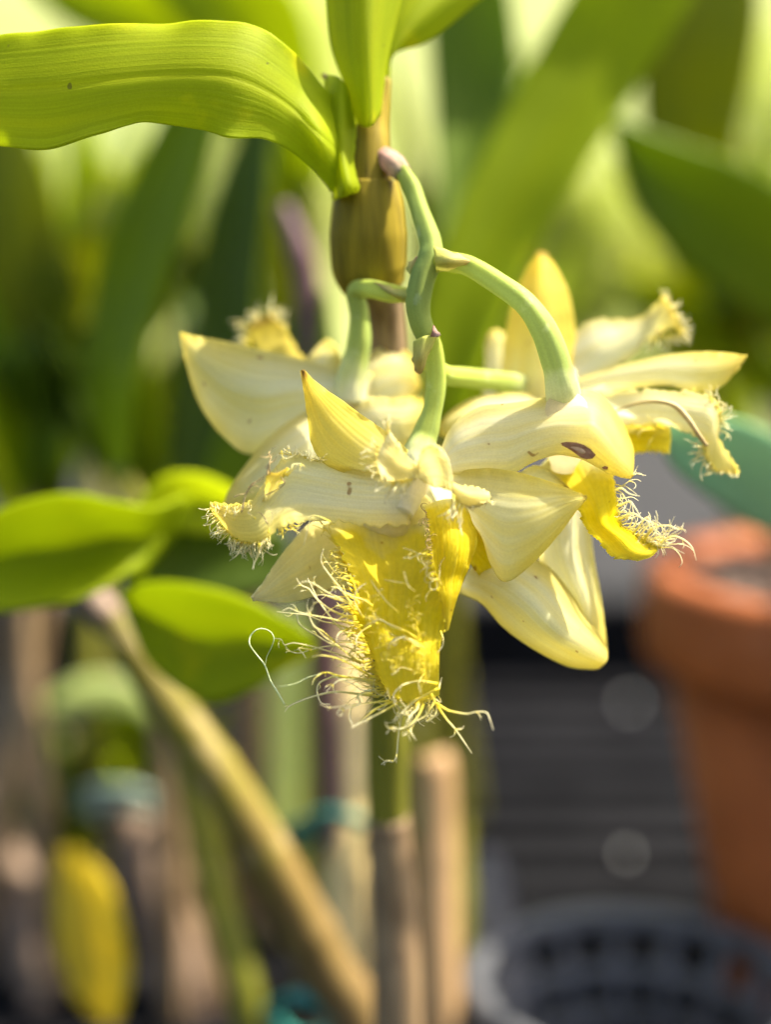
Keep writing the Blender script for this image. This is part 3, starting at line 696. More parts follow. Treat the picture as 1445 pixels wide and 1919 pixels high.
# sheath of that leaf clasping the cane
mb = MB()
mb.surf([[(612, 140, 18), (640, 150, 12), (668, 215, 16)], [(612, 190, 15), (640, 240, 9), (665, 265, 13)], [(618, 260, 14), (640, 290, 8), (662, 310, 12)],
         [(622, 330, 15), (648, 345, 6), (672, 350, 10)], [(626, 375, 15), (645, 368, 8), (668, 358, 13)]], 24, 15, wav=.0005, ragged=.0006)
addp(mb, 'leaf_sheath', 'leaf', orchid, .0005)
cane_tube([(606, 140, 18), (625, 158, 17), (645, 185, 17)], [4, 6, 3], 8, 8).build('bract', M['pink_bract'], orchid)
# upright leaf above
mb = MB()
mb.surf([[(672, 232, 14), (693, 238, 9), (712, 215, 14)], [(650, 165, 14), (690, 175, 8), (722, 130, 14)], [(622, 90, 14), (685, 90, 7), (735, 70, 15)],
         [(612, 0, 14), (685, 0, 7), (752, 0, 17)], [(606, -110, 14), (690, -110, 8), (770, -110, 20)], [(650, -230, 16), (700, -230, 12), (750, -230, 18)], [(700, -300, 16), (702, -300, 16), (704, -300, 16)]], 44, 19)
addp(mb, 'leaf', 'leaf', orchid, .0005)
mb = MB()
mb.surf([[(722, 150, 20), (726, 152, 20), (730, 150, 20)], [(730, 60, 22), (735, 100, 20), (738, 100, 22)], [(750, -20, 26), (785, 30, 22), (800, 78, 26)], [(800, -90, 30), (850, -30, 26), (890, 8, 30)],
         [(880, -140, 34), (940, -100, 32), (980, -70, 34)], [(1010, -180, 38), (1012, -178, 38), (1015, -176, 38)]], 40, 15)
addp(mb, 'leaf', 'leaf', orchid, .0005)

# flower stalk and pedicels
def stalk(pts, rad, mat, name, nu=48, **kw):
    mb = MB()
    W = [V3(p) for p in pts]; R = [px2m(r, p[2]) for r, p in zip(rad, pts)]
    mb.tube(W, R, nu, 24)
    sd_ = pts[0][0] * .37
    for i, (q, uvq) in enumerate(zip(mb.v, mb.uv)):      # faint ridges and an uneven thickness
        row = i // 25
        if 0 < row < nu + 1:
            c = cr(W, uvq[0]); k = 1 + .045 * math.sin(uvq[1] * 6.2832 * 5 + sd_ + uvq[0] * 2) + .12 * noise.noise(Vector((uvq[0] * 6 + sd_, math.cos(uvq[1] * 6.2832) * .4, math.sin(uvq[1] * 6.2832) * .4)))
            mb.v[i] = tuple(c + (Vector(q) - c) * k)
    return mb.build(name, M[mat], orchid, **kw)
stalk([(752, 318, 12), (772, 355, 11), (788, 400, 9), (806, 455, 7), (806, 485, 6), (792, 520, 5.5), (784, 565, 5), (788, 600, 5), (800, 632, 5)],
      [15, 18, 19, 21, 24, 23, 23, 22, 20], 'peduncle', 'flower_stalk', 70)
stalk([(704, 292, 17), (726, 300, 15), (743, 312, 13), (757, 326, 12)], [20, 20, 21, 18], 'pink_bract', 'bract', 18)
stalk([(798, 625, 5), (812, 655, 5.5), (817, 710, 6), (812, 760, 6), (798, 810, 6), (786, 850, 5), (778, 885, 4)], [20, 18, 18, 19, 23, 31, 34], 'pedicel', 'pedicel', 60)
stalk([(818, 485, 5), (850, 492, 4), (880, 500, 3), (930, 530, 1), (985, 570, -2), (1020, 620, -3), (1042, 680, -2), (1054, 730, 0), (1060, 775, 6)],
      [17, 19, 19, 20, 22, 24, 27, 33, 38], 'pedicel', 'pedicel', 60)
stalk([(770, 555, 8), (730, 550, 10), (690, 541, 14), (668, 548, 17), (674, 590, 18), (670, 650, 19), (660, 700, 20), (650, 750, 21)],
      [13, 17, 18, 17, 19, 23, 28, 33], 'pedicel', 'pedicel', 60)
stalk([(790, 668, 7), (830, 700, 12), (880, 708, 18), (950, 718, 26), (1000, 728, 31)], [15, 18, 18, 20, 24], 'pedicel', 'pedicel', 40)
# small bracts at the joints
def bract(secs, mat='bract'):
    mb = MB(); mb.surf(secs, 14, 8, wav=.0003, ragged=.0004, wscale=300); return addp(mb, 'bract', mat, orchid, .0004)
bract([[(812, 462, 2), (816, 490, 0), (818, 508, 4)], [(840, 470, 1), (842, 488, -2), (842, 505, 2)], [(868, 482, 1), (868, 488, 0), (866, 496, 1)], [(888, 490, 2), (888, 492, 2), (888, 494, 2)]])
bract([[(776, 640, 2), (795, 630, 0), (820, 626, 3)], [(774, 670, 2), (788, 672, 0), (802, 664, 2)], [(778, 694, 4), (786, 700, 3), (792, 694, 4)]])
bract([[(812, 610, 1), (810, 620, 0), (808, 630, 1)], [(822, 624, 0), (820, 628, 0), (818, 631, 0)], [(826, 628, 0), (825, 629, 0), (824, 630, 0)]], 'pink_bract')
bract([[(764, 545, 5), (764, 556, 4), (764, 566, 6)], [(735, 540, 8), (733, 548, 7), (735, 552, 8)], [(702, 528, 11), (703, 530, 11), (704, 532, 11)]])
bract([[(762, 505, 6), (766, 512, 5), (772, 516, 6)], [(766, 495, 6), (770, 500, 5), (776, 505, 6)], [(782, 480, 5), (783, 482, 5), (785, 484, 5)]])

# fringe helpers -------------------------------------------------------
def curly(mb, start, ang, length, r0, rnd, curl=1.0, dz=0.0, nu=14, taper=.45, branch=0.0):
    """one fringe hair: starts at (x, y, d), walks in the picture plane and in depth with a random curl"""
    x, y, d = start; pts = [(x, y, d)]; a = ang; n = 7; k = rnd.uniform(-1, 1) * curl
    for i in range(n):
        a += k * (0.10 + 0.22 * i / n * 2) + rnd.uniform(-.25, .25) * curl
        x += math.cos(a) * length / n; y += math.sin(a) * length / n; d += dz / n + rnd.uniform(-.7, .7)
        pts.append((x, y, d))
        if branch and i == 3 and rnd.random() < branch:
            curly(mb, (x, y, d), a + rnd.choice((-.7, .7)), length * .45, r0 * .6, rnd, curl, dz, 10)
    mb.tube(pts, [r0, r0 * .8, r0 * taper], nu, 5)

def fringe(parent, edge, n, ang, spread, lmin, lmax, mat='hair', r=0.00013, curl=1.0, dz=-1.0, seed=1, branch=.25, name='fringe'):
    rnd = random.Random(seed); mb = MB()
    for k in range(n):
        t = (k + rnd.uniform(.1, .9)) / n * (len(edge) - 1); i = min(int(t), len(edge) - 2); f = t - i
        p = tuple(edge[i][q] * (1 - f) + edge[i + 1][q] * f for q in range(3))
        a = math.radians(ang[0] + (ang[1] - ang[0]) * t / (len(edge) - 1) + rnd.uniform(-spread, spread))
        curly(mb, p, a, rnd.uniform(lmin, lmax), r * rnd.uniform(.7, 1.25), rnd, curl, dz * rnd.uniform(-.3, 1.5), branch=branch)
    return mb.build(name, M[mat], parent, kind='stuff')

def thread(parent, pts, r=0.00016, mat='hair', seed=0, taper=.35):
    rnd = random.Random(seed)
    mb = MB(); q = [(x, y, d + rnd.uniform(-.35, .35)) for x, y, d in pts]
    mb.tube(q, [r * 1.5, r * 1.1, r * .8, r * taper], max(14, 6 * len(pts)), 6)
    if len(q) > 4 and mat != 'hair_green':
        for b in range(rnd.randint(1, 3)):           # side hairs
            i = rnd.randint(len(q) // 2, len(q) - 2); a = math.atan2(q[i + 1][1] - q[i][1], q[i + 1][0] - q[i][0]) + rnd.choice((-.7, .7))
            curly(mb, q[i], a, rnd.uniform(8, 24), r * .55, rnd, 1.2, -1, 9)
    return mb.build('fringe_thread', M[mat], parent)

def flower(label, core_pts, core_r, mat='column'):
    """the flower's part object: the small fleshy heart the petals grow from"""
    mb = MB(); W = [V3(p) for p in core_pts]
    mb.tube(W, [px2m(r, p[2]) for r, p in zip(core_r, core_pts)], 24, 18)
    return mb.build('flower', M[mat], orchid, label=label)

_surf = MB.surf
def petal_surf(self, secs, nu=36, nv=20, **kw):
    kw.setdefault('pleat', .00010); kw.setdefault('crinkle', .0010); kw.setdefault('seed', secs[0][0][0] * .013)
    return _surf(self, secs, int(nu * 1.6), max(int(nv * 2.2), 40), **kw)
MB.surf = petal_surf

# ---- flower 1: the front one -----------------------------------------
f1 = flower('front flower facing the camera with a long shaggy yellow lip',
            [(775, 878, 8), (768, 910, 7), (760, 940, 6), (752, 965, 4)], [32, 34, 32, 22])
mb = MB()   # dorsal sepal
mb.surf([[(735, 903, 4), (770, 895, 2), (800, 885, 5)], [(690, 895, 1), (730, 866, -1), (772, 853, 3)], [(640, 884, -2), (685, 845, -3), (735, 818, 1)],
         [(604, 866, -3), (645, 815, -5), (692, 788, -1)], [(584, 832, -4), (615, 785, -6), (648, 756, -3)], [(576, 782, -5), (594, 752, -7), (612, 732, -5)],
         [(570, 735, -6), (577, 722, -7), (586, 712, -6)], [(564, 694, -7), (567, 693, -7), (570, 695, -7)]], 44, 22, wav=.0004, wscale=120)
addp(mb, 'sepal', 'sepal_yellow', f1, .00036, 'pointed deep yellow sepal with a brown tip')
mb = MB()   # left fringed petal
mb.surf([[(775, 885, 3), (770, 930, 4), (765, 985, 3)], [(700, 885, 0), (695, 930, 1), (690, 985, 0)], [(640, 872, -2), (635, 925, -1.5), (640, 978, -2)],
         [(588, 862, -4), (582, 915, -3), (590, 976, -4)], [(540, 856, -6), (538, 910, -4.5), (550, 982, -6.5)], [(502, 893, -5.5), (508, 940, -6), (522, 992, -8)],
         [(472, 938, -5), (475, 975, -8), (487, 1014, -8)], [(432, 944, -4), (435, 975, -6), (441, 1008, -6)], [(392, 941, -2), (394, 948, -2), (397, 958, -2)]],
        60, 26, wav=.0007, wscale=150, ragged=.0009, seed=4)
addp(mb, 'petal', 'petal', f1, .0003, 'fringed petal curling down at the left')
mb = MB()   # small torn lobe on the petal
mb.surf([[(494, 940, -6), (500, 938, -7), (508, 930, -6)], [(497, 915, -8), (508, 915, -9), (522, 912, -8)], [(500, 895, -9), (514, 896, -10), (532, 893, -9)], [(503, 885, -9), (520, 886, -10), (541, 876, -9)]], 14, 9, ragged=.0006)
addp(mb, 'petal_lobe', 'sepal_yellow', f1, .0003)
mb = MB()   # lower-left lateral sepal
mb.surf([[(700, 970, 14), (720, 1020, 15), (740, 1085, 15)], [(640, 972, 12), (665, 1030, 12), (690, 1090, 13)], [(585, 978, 8), (610, 1045, 7), (640, 1102, 9)],
         [(545, 1018, 4), (565, 1070, 2), (590, 1117, 4)], [(512, 1062, 3), (525, 1095, 1), (540, 1128, 3)], [(490, 1095, 2), (498, 1112, 1), (508, 1127, 2)], [(471, 1120, 1), (472, 1122, 1), (474, 1125, 1)]], 40, 20, wav=.0003)
addp(mb, 'sepal', 'petal_gold', f1, .00036)
mb = MB()   # right lateral sepal
mb.surf([[(795, 893, 6), (815, 930, 6), (835, 975, 7)], [(850, 884, 2), (870, 940, 0), (898, 1000, 4)], [(905, 878, -1), (918, 970, -5), (922, 1060, -1)],
         [(950, 881, -3), (955, 985, -7), (948, 1090, -4)], [(1000, 893, -4), (1002, 975, -8), (998, 1056, -5)], [(1050, 910, -5), (1052, 952, -7), (1048, 1000, -6)],
         [(1080, 922, -6), (1082, 940, -7), (1076, 962, -6)], [(1099, 929, -6), (1100, 932, -6), (1097, 937, -6)]], 46, 24, wav=.0004)
addp(mb, 'sepal', 'sepal', f1, .00036)
mb = MB()   # curled right petal, end-on: a torn fan, a smooth fold and a frayed tip
mb.surf([[(786, 878, -12), (784, 886, -12), (782, 895, -12)], [(764, 857, -13), (755, 876, -14.5), (766, 899, -12)], [(747, 834, -14), (730, 868, -15.5), (744, 905, -12)], [(731, 810, -15), (708, 855, -15), (716, 899, -12)]],
        30, 24, wav=.0010, wscale=330, ragged=.0012, seed=8)
mb.surf([[(782, 876, -12), (783, 886, -12), (784, 896, -12)], [(790, 845, -14), (801, 872, -12.5), (806, 909, -11)], [(807, 833, -15), (822, 870, -13.5), (830, 915, -11)], [(828, 841, -15), (840, 880, -12.5), (846, 919, -11)], [(843, 868, -13), (848, 895, -12), (851, 924, -12)]],
        30, 20, wav=.0007, wscale=260, ragged=.0005, seed=3)
mb.surf([[(845, 903, -12), (848, 914, -12.5), (850, 926, -12)], [(868, 911, -11), (870, 926, -13), (863, 947, -12)], [(892, 913, -9), (896, 930, -11.5), (885, 952, -10)], [(915, 921, -7), (918, 930, -8), (913, 943, -8)]],
        20, 14, wav=.0010, wscale=330, ragged=.0009, seed=5)
addp(mb, 'petal', 'petal_gold', f1, .0003, 'curled fringed petal pointing towards the camera')
mb = MB()   # lip
mb.surf([[(608, 984, 4), (665, 962, 8), (745, 958, 10), (815, 955, 7), (868, 945, 1)], [(638, 1030, -1), (690, 1045, 2), (755, 1055, 4), (835, 1040, 1), (893, 1008, -3)],
         [(663, 1082, -4), (700, 1095, -2), (755, 1100, 0), (820, 1090, -3), (876, 1062, -5)], [(672, 1112, -4), (705, 1122, -3), (752, 1130, -3), (812, 1120, -5), (858, 1102, -5.5)], [(658, 1146, -6), (700, 1155, -5), (750, 1162, -6), (800, 1152, -7), (846, 1138, -6)], [(676, 1182, -5), (712, 1190, -7.5), (755, 1198, -8), (800, 1190, -8.5), (832, 1180, -7)],
         [(688, 1215, -6), (720, 1225, -9), (760, 1230, -10), (798, 1225, -10), (824, 1215, -8)], [(705, 1262, -6), (735, 1272, -9), (765, 1278, -10), (798, 1275, -9), (822, 1262, -8)], [(725, 1302, -5), (748, 1314, -7), (772, 1318, -8), (800, 1316, -7), (824, 1302, -7)]],
        150, 44, wav=.0030, wscale=130, ragged=.0018, seed=15, sides='first')
addp(mb, 'lip', 'lip', f1, .00036, 'long shaggy golden yellow lip')
mb = MB()   # right side lobe of the lip folding inwards
mb.surf([[(870, 940, 1), (835, 936, -1), (795, 948, 1)], [(884, 975, -1), (845, 972, -4), (802, 975, -2)], [(895, 1010, -3), (850, 1006, -6.5), (806, 1008, -4)], [(884, 1050, -5), (848, 1053, -8), (808, 1050, -6)], [(872, 1080, -6), (842, 1086, -8), (810, 1078, -7.5)], [(860, 1112, -7), (842, 1120, -8.8), (824, 1118, -8.6)], [(848, 1150, -7), (840, 1156, -8.2), (832, 1156, -8)], [(840, 1180, -7), (837, 1182, -7.6), (834, 1184, -7.4)]],
        54, 24, wav=.0016, wscale=200, ragged=.0012, seed=21, sides='last')
addp(mb, 'lip_lobe', 'lip', f1, .0003)
mb = MB()   # back lobe with browned edge
mb.surf([[(868, 972, 4), (880, 990, 4), (880, 1010, 4)], [(905, 985, 4), (905, 1020, 2), (880, 1050, 3)], [(926, 1020, 5), (925, 1050, 3), (905, 1085, 4)], [(930, 1060, 7), (928, 1075, 6), (915, 1092, 6)]], 20, 12, ragged=.0004)
addp(mb, 'lip_lobe', 'lip', f1, .0003)
# anther cap on the column
def blob(name, c, r, mat, parent, nseg=20, amp=.15, seed=0):
    mb = MB(); rows = []; uvs = []
    C = V3(c); z = px2m(1, c[2])
    for i in range(nseg + 1):
        th = math.pi * i / nseg
        row = []
        for j in range(nseg * 2 + 1):
            ph = 2 * math.pi * (j % (nseg * 2)) / (nseg * 2)
            q = Vector((math.sin(th) * math.cos(ph), math.sin(th) * math.sin(ph), math.cos(th)))
            s = 1 + amp * noise.noise(q * 1.6 + Vector((seed, 0, 0)))
            row.append(C + CM.to_3x3() @ Vector((q.x * r[0] * z * s, q.y * r[1] * z * s, q.z * r[2] * z * s)))
        rows.append(row); uvs.append([(i / nseg, j / (nseg * 2)) for j in range(nseg * 2 + 1)])
    mb.grid(rows, uvs); return mb.build(name, M[mat], parent)
def lumps(name, items, mat, parent):
    mb = MB(); n = 18
    for (c, rr, seed) in items:
        C = V3(c); z = px2m(1, c[2]); rows = []; uvs = []
        for i in range(n + 1):
            th = math.pi * i / n; row = []
            for j in range(2 * n + 1):
                ph = math.pi * (j % (2 * n)) / n
                q = Vector((math.sin(th) * math.cos(ph), math.sin(th) * math.sin(ph), math.cos(th)))
                k = 1 + .22 * noise.noise(q * 1.4 + Vector((seed, 0, 0))) + .05 * noise.noise(q * 5 + Vector((seed, 3, 0)))
                row.append(C + CM.to_3x3() @ Vector((q.x * rr[0] * z * k, q.y * rr[1] * z * k, q.z * rr[2] * z * k)))
            rows.append(row); uvs.append([(i / n, j / (2 * n)) for j in range(2 * n + 1)])
        mb.grid(rows, uvs)
    return mb.build(name, M[mat], parent)
lumps('column', [((744, 945, 7), (62, 44, 34), 2.0)], 'petal', f1)
lumps('anther_cap', [((730, 966, 6.2), (48, 40, 30), 5.0)], 'column', f1)
mb = MB()   # base of the curled petal, behind the column
mb.surf([[(770, 878, 8), (768, 920, 9), (770, 965, 9)], [(820, 880, 8), (822, 925, 9), (825, 970, 9)], [(875, 884, 9), (876, 930, 10), (880, 985, 10)]], 16, 12)
addp(mb, 'petal_base', 'petal', f1, .0003)

# traced long fringe threads of the front lip
Z6 = lambda L: [(460 + a / 4.516, 1020 + b / 4.516) for a, b in L]
Z7 = lambda L: [(620 + a / 4.25, 1140 + b / 4.25) for a, b in L]
TH = [
 (Z6, [(940,560),(880,480),(800,370),(720,270),(650,170),(640,110),(660,40)], 'hair'),
 (Z6, [(940,860),(850,750),(770,680),(700,590),(620,480),(570,380),(525,285)], 'hair'),
 (Z6, [(930,640),(800,590),(700,540),(600,460),(540,380),(470,345),(430,285)], 'hair'),
 (Z6, [(920,560),(850,480),(760,440),(680,400),(590,340),(520,315),(440,330)], 'hair'),
 (Z6, [(930,530),(850,490),(770,460),(680,430),(600,430)], 'hair'),
 (Z6, [(950,740),(780,680),(650,650),(520,600),(400,585),(265,570)], 'hair'),
 (Z6, [(990,690),(850,660),(700,625),(560,600),(440,570),(370,540),(310,565)], 'hair'),
 (Z6, [(1010,1010),(920,960),(800,880),(700,830),(600,770),(500,710),(450,660),(435,590)], 'hair'),
 (Z6, [(960,990),(880,940),(770,850),(680,790),(600,710),(550,640),(540,570),(575,510),(570,470)], 'hair'),
 (Z6, [(760,830),(660,740),(580,690),(540,600),(520,520),(535,460)], 'hair'),
 (Z6, [(980,1010),(860,960),(750,920),(620,880),(500,850),(400,835),(330,850),(300,805),(240,795)], 'hair'),
 (Z6, [(1010,990),(900,890),(800,860),(680,865),(560,890),(460,920),(380,905),(330,850)], 'hair'),
 (Z6, [(560,895),(450,880),(490,930),(510,965)], 'hair'),
 (Z6, [(1110,1140),(1000,1080),(880,1010),(760,960),(640,940),(560,955)], 'hair_yellow'),
 (Z6, [(1060,1240),(980,1230),(900,1180),(760,1120),(700,1085),(620,1100),(520,1130),(430,1175),(340,1195),(260,1205)], 'hair_green'),
 (Z6, [(330,1355),(270,1250),(210,1150),(160,1020),(90,930),(35,850),(40,780),(90,725),(150,715),(210,740),(240,795),(220,870),(180,950),(165,1030)], 'hair_green'),
 (Z6, [(1120,1160),(900,1130),(780,1110),(680,1085),(590,1130),(560,1190)], 'hair_yellow'),
 (Z6, [(1000,1150),(790,1120),(690,1140),(620,1180),(605,1250),(640,1340),(720,1355)], 'hair'),
 (Z6, [(1110,1190),(980,1150),(900,1145),(800,1150),(740,1190),(680,1250)], 'hair'),
 (Z6, [(1130,1290),(900,1260),(750,1250),(600,1280),(480,1320),(370,1370),(330,1420)], 'hair'),
 (Z6, [(1130,1240),(1060,1240),(980,1260),(950,1290),(960,1340)], 'hair'),
 (Z6, [(1060,690),(980,740),(940,800),(940,880)], 'hair'),
 (Z6, [(860,720),(810,740),(780,770),(770,830)], 'hair'),
 (Z6, [(1000,620),(960,560),(920,470),(950,380),(1020,330)], 'hair'),
 (Z6, [(960,470),(900,290),(850,270),(800,310)], 'hair_yellow'),
 (Z6, [(1080,520),(1000,470),(900,440),(830,400),(760,360),(720,410)], 'hair'),
 (Z6, [(1300,580),(1210,500),(1150,430),(1090,350),(1060,300)], 'hair'),
 (Z6, [(1440,400),(1380,350),(1340,230)], 'hair'),
 (Z6, [(1350,330),(1290,320),(1170,300)], 'hair'),
 (Z6, [(960,190),(860,180),(750,150)], 'hair_yellow'),
 (Z6, [(1380,740),(1250,700),(1140,640),(1060,670),(1000,700)], 'hair'),
 (Z7, [(530,755),(400,830),(300,880),(200,930),(165,950)], 'hair'),
 (Z7, [(500,740),(380,790),(280,860),(190,940)], 'hair_yellow'),
 (Z7, [(470,735),(250,760),(150,770),(0,790),(-90,760)], 'hair'),
 (Z7, [(330,680),(260,680),(220,700),(235,750),(200,780),(100,800),(50,830),(65,850)], 'hair'),
 (Z7, [(190,775),(160,800),(150,870),(180,940)], 'hair'),
 (Z7, [(780,700),(650,740),(580,830),(550,930),(535,1050),(525,1160),(500,1220),(440,1215),(400,1245)], 'hair'),
 (Z7, [(830,740),(800,790),(750,860),(680,900),(620,970),(570,1020)], 'hair'),
 (Z7, [(850,640),(700,720),(620,780),(560,840),(500,890)], 'hair'),
 (Z7, [(840,755),(930,810),(1010,830),(1090,840),(1160,825),(1240,830),(1270,890),(1295,970)], 'hair'),
 (Z7, [(845,770),(920,880),(990,960),(1060,1060),(1125,1155)], 'hair'),
 (Z7, [(740,760),(700,850),(630,930),(550,960),(490,950),(440,1000)], 'hair'),
 (Z7, [(660,930),(640,960),(640,990),(680,1050)], 'hair'),
 (Z7, [(800,680),(840,780),(830,850),(770,900),(760,880)], 'hair'),
 (Z7, [(850,600),(720,580),(640,590),(560,620),(500,690),(520,750)], 'hair'),
 (Z7, [(790,360),(700,310),(620,250),(540,230),(480,270),(450,330)], 'hair'),
 (Z7, [(780,345),(690,280),(610,240),(540,240),(490,285)], 'hair'),
 (Z7, [(740,520),(640,490),(560,470),(530,500),(480,530)], 'hair'),
 (Z7, [(560,490),(570,440),(650,400)], 'hair'),
 (Z7, [(740,520),(700,600),(720,680)], 'hair'),
 (Z7, [(860,650),(870,600),(885,550)], 'hair'),
 (Z7, [(680,230),(580,170),(460,120),(380,85),(300,130)], 'hair'),
 (Z7, [(875,180),(895,240),(890,300),(850,355)], 'hair'),
 (Z7, [(620,760),(600,830),(640,880)], 'hair'),
 (Z7, [(700,740),(690,800),(640,850),(600,920)], 'hair'),
]
rt = random.Random(5)
for k, (fn, L, mt) in enumerate(TH):
    q = fn(L); n = len(q); d0 = -9.5 if (fn is Z7 or k > 25) else -7; dz = rt.uniform(-6, 2)
    if k > 25 and fn is Z6: d0 = -12
    pts = [(x, y, d0 + dz * i / (n - 1)) for i, (x, y) in enumerate(q)]
    r = 0.000145 if mt != 'hair_green' else 0.00008
    if k in (45, 46): r = .00020
    if k in (52, 9): r = .00009
    if k in (26, 27, 28, 29, 30, 47, 48, 49, 51): r *= .7
    thread(f1, pts, r * rt.uniform(.75, 1.2), mt, k)
# random shorter fringe on the lip
LE = [(612, 985, 4), (640, 1035, 1), (664, 1085, -3), (665, 1150, -6), (690, 1215, -7), (706, 1262, -7), (728, 1303, -6)]
fringe(f1, LE[2:], 30, (215, 165), 26, 26, 90, 'hair_yellow', .00010, .8, -3, seed=31)
fringe(f1, LE[1:], 70, (205, 160), 22, 14, 46, 'hair_yellow', .00020, .5, -1, seed=30, branch=.4)
fringe(f1, LE[:3], 26, (215, 200), 30, 12, 40, 'hair_yellow', .00011, 1.0, -2, seed=32)
fringe(f1, [(728, 1303, -7), (770, 1318, -8), (822, 1303, -8)], 30, (140, 70), 35, 18, 62, 'hair', .00011, 1.5, -3, seed=33)
fringe(f1, [(690, 1120, -8), (720, 1200, -11), (750, 1260, -12)], 60, (240, 200), 60, 8, 30, 'hair_yellow', .00006, 1.6, -3, seed=34)
fringe(f1, [(770, 1130, -10), (790, 1200, -12), (800, 1280, -12)], 60, (250, 200), 70, 8, 30, 'hair_yellow', .00006, 1.6, -3, seed=35)
fringe(f1, [(800, 960, -2), (806, 1000, -7), (812, 1055, -9)], 22, (200, 170), 40, 8, 34, 'hair_brown', .00008, 1.8, -2, seed=36)
fringe(f1, [(800, 1030, -9), (830, 1100, -12)], 10, (180, 200), 40, 30, 60, 'hair', .00009, 2.2, -3, seed=37)
# left petal fringe
fringe(f1, [(395, 950, -2), (418, 987, -5), (441, 1010, -6), (465, 1016, -7), (487, 1014, -8), (505, 1000, -8)], 95, (150, 85), 18, 9, 34, 'hair', .00010, .7, -1, seed=41)
fringe(f1, [(441, 1010, -6), (465, 1016, -7), (490, 1012, -8)], 16, (110, 75), 18, 28, 56, 'hair', .00011, .9, -1, seed=42)
fringe(f1, [(522, 992, -8), (550, 982, -6)], 12, (80, 60), 30, 12, 26, 'hair_yellow', .00010, 1.4, 0, seed=43)
fringe(f1, [(392, 943, -3), (432, 946, -6), (470, 942, -7)], 20, (70, 95), 30, 8, 26, 'hair', .00010, 1, -2, seed=44)
fringe(f1, [(525, 850, -6), (560, 856, -5), (600, 866, -4)], 30, (250, 300), 40, 8, 24, 'hair', .00010, 1.5, -1, seed=45)
fringe(f1, [(600, 985, 2), (618, 972, 2), (640, 970, 2)], 10, (240, 280), 20, 18, 34, 'hair_brown', .00008, .8, -2, seed=46)
Z2 = lambda L, d: [(370 + a / 4.13, 820 + b / 4.13, d) for a, b in L]
for k, (L, mt, r) in enumerate([([(540,290),(550,210),(590,180),(615,140)], 'hair_brown', .00014), ([(560,290),(555,200),(570,150),(545,130),(600,125)], 'hair_brown', .0001),
        ([(340,580),(370,450),(420,370),(470,330),(530,290)], 'hair_brown', .00013), ([(280,460),(330,440),(370,430),(430,350),(520,345)], 'hair_brown', .00009),
        ([(530,445),(600,410),(650,380),(675,340),(630,290),(605,220)], 'hair_brown', .0001), ([(660,305),(720,250),(740,210),(800,205),(815,220)], 'hair', .00014),
        ([(690,300),(760,230),(780,215)], 'hair', .00012), ([(550,740),(555,680),(580,620),(570,570),(530,520)], 'hair', .00012), ([(545,670),(510,610),(480,580),(455,580)], 'hair_brown', .0001),
        ([(450,630),(400,590),(385,570)], 'hair', .00012), ([(280,640),(285,590),(290,565)], 'hair', .0001), ([(1030,650),(940,610),(880,610),(860,680),(840,760),(820,835)], 'hair', .00009),
        ([(650,100),(660,150),(700,160),(760,130)], 'hair', .0001), ([(480,820),(470,900),(440,970),(425,1020)], 'hair', .00020)]):
    thread(f1, Z2(L, -9.5), r, mt, 100 + k)
# curled petal fringe
fringe(f1, [(708, 838, -13), (712, 868, -13), (718, 896, -12)], 13, (225, 150), 20, 18, 42, 'hair', .00016, .6, -2, seed=51)
fringe(f1, [(722, 815, -13), (732, 812, -13)], 5, (260, 275), 12, 18, 40, 'hair', .00018, .4, -2, seed=52)
fringe(f1, [(735, 903, -13), (775, 897, -12)], 9, (140, 118), 12, 30, 55, 'hair', .00022, .4, -2, seed=53)
fringe(f1, [(848, 925, -13), (868, 946, -12)], 12, (108, 92), 10, 34, 62, 'hair', .00017, .5, -1, seed=54)
fringe(f1, [(868, 946, -12), (916, 938, -8)], 22, (70, 0), 20, 8, 20, 'hair', .00012, .8, -1, seed=55)

# ---- flower 2: right front, seen from behind --------------------------
f2 = flower('cream flower at the right seen from behind with a yellow lip below',
            [(1062, 765, -3), (1062, 800, 2), (1060, 840, 7), (1055, 880, 9)], [40, 44, 38, 22])
mb = MB()
right_rows = mb.surf([[(824, 850, 5), (826, 868, 3), (829, 887, 3)], [(850, 797, 4), (857, 840, -.5), (862, 889, 1)], [(900, 763, 3), (905, 825, -1.5), (908, 890, 0)], [(950, 757, 2), (952, 820, -3), (956, 889, -1.5)],
         [(1000, 750, 2), (998, 805, -4), (996, 868, -3)], [(1045, 740, 1), (1042, 795, -5), (1040, 853, -4)], [(1090, 731, 1), (1085, 795, -6), (1076, 856, -5)], [(1120, 738, 4), (1112, 795, -6.5), (1104, 867, -5)],
         [(1150, 768, 7), (1136, 820, -6), (1130, 882, -4.5)], [(1175, 808, 8), (1160, 853, -5), (1155, 891, -3.5)], [(1187, 850, 5), (1180, 876, -3), (1172, 895, -2)], [(1186, 892, 0), (1184, 894, 0), (1182, 897, 0)]], 64, 24, wav=.0005)
addp(mb, 'sepal', 'petal', f2, .00036, 'broad cream sepal with a brown scar seen from behind')
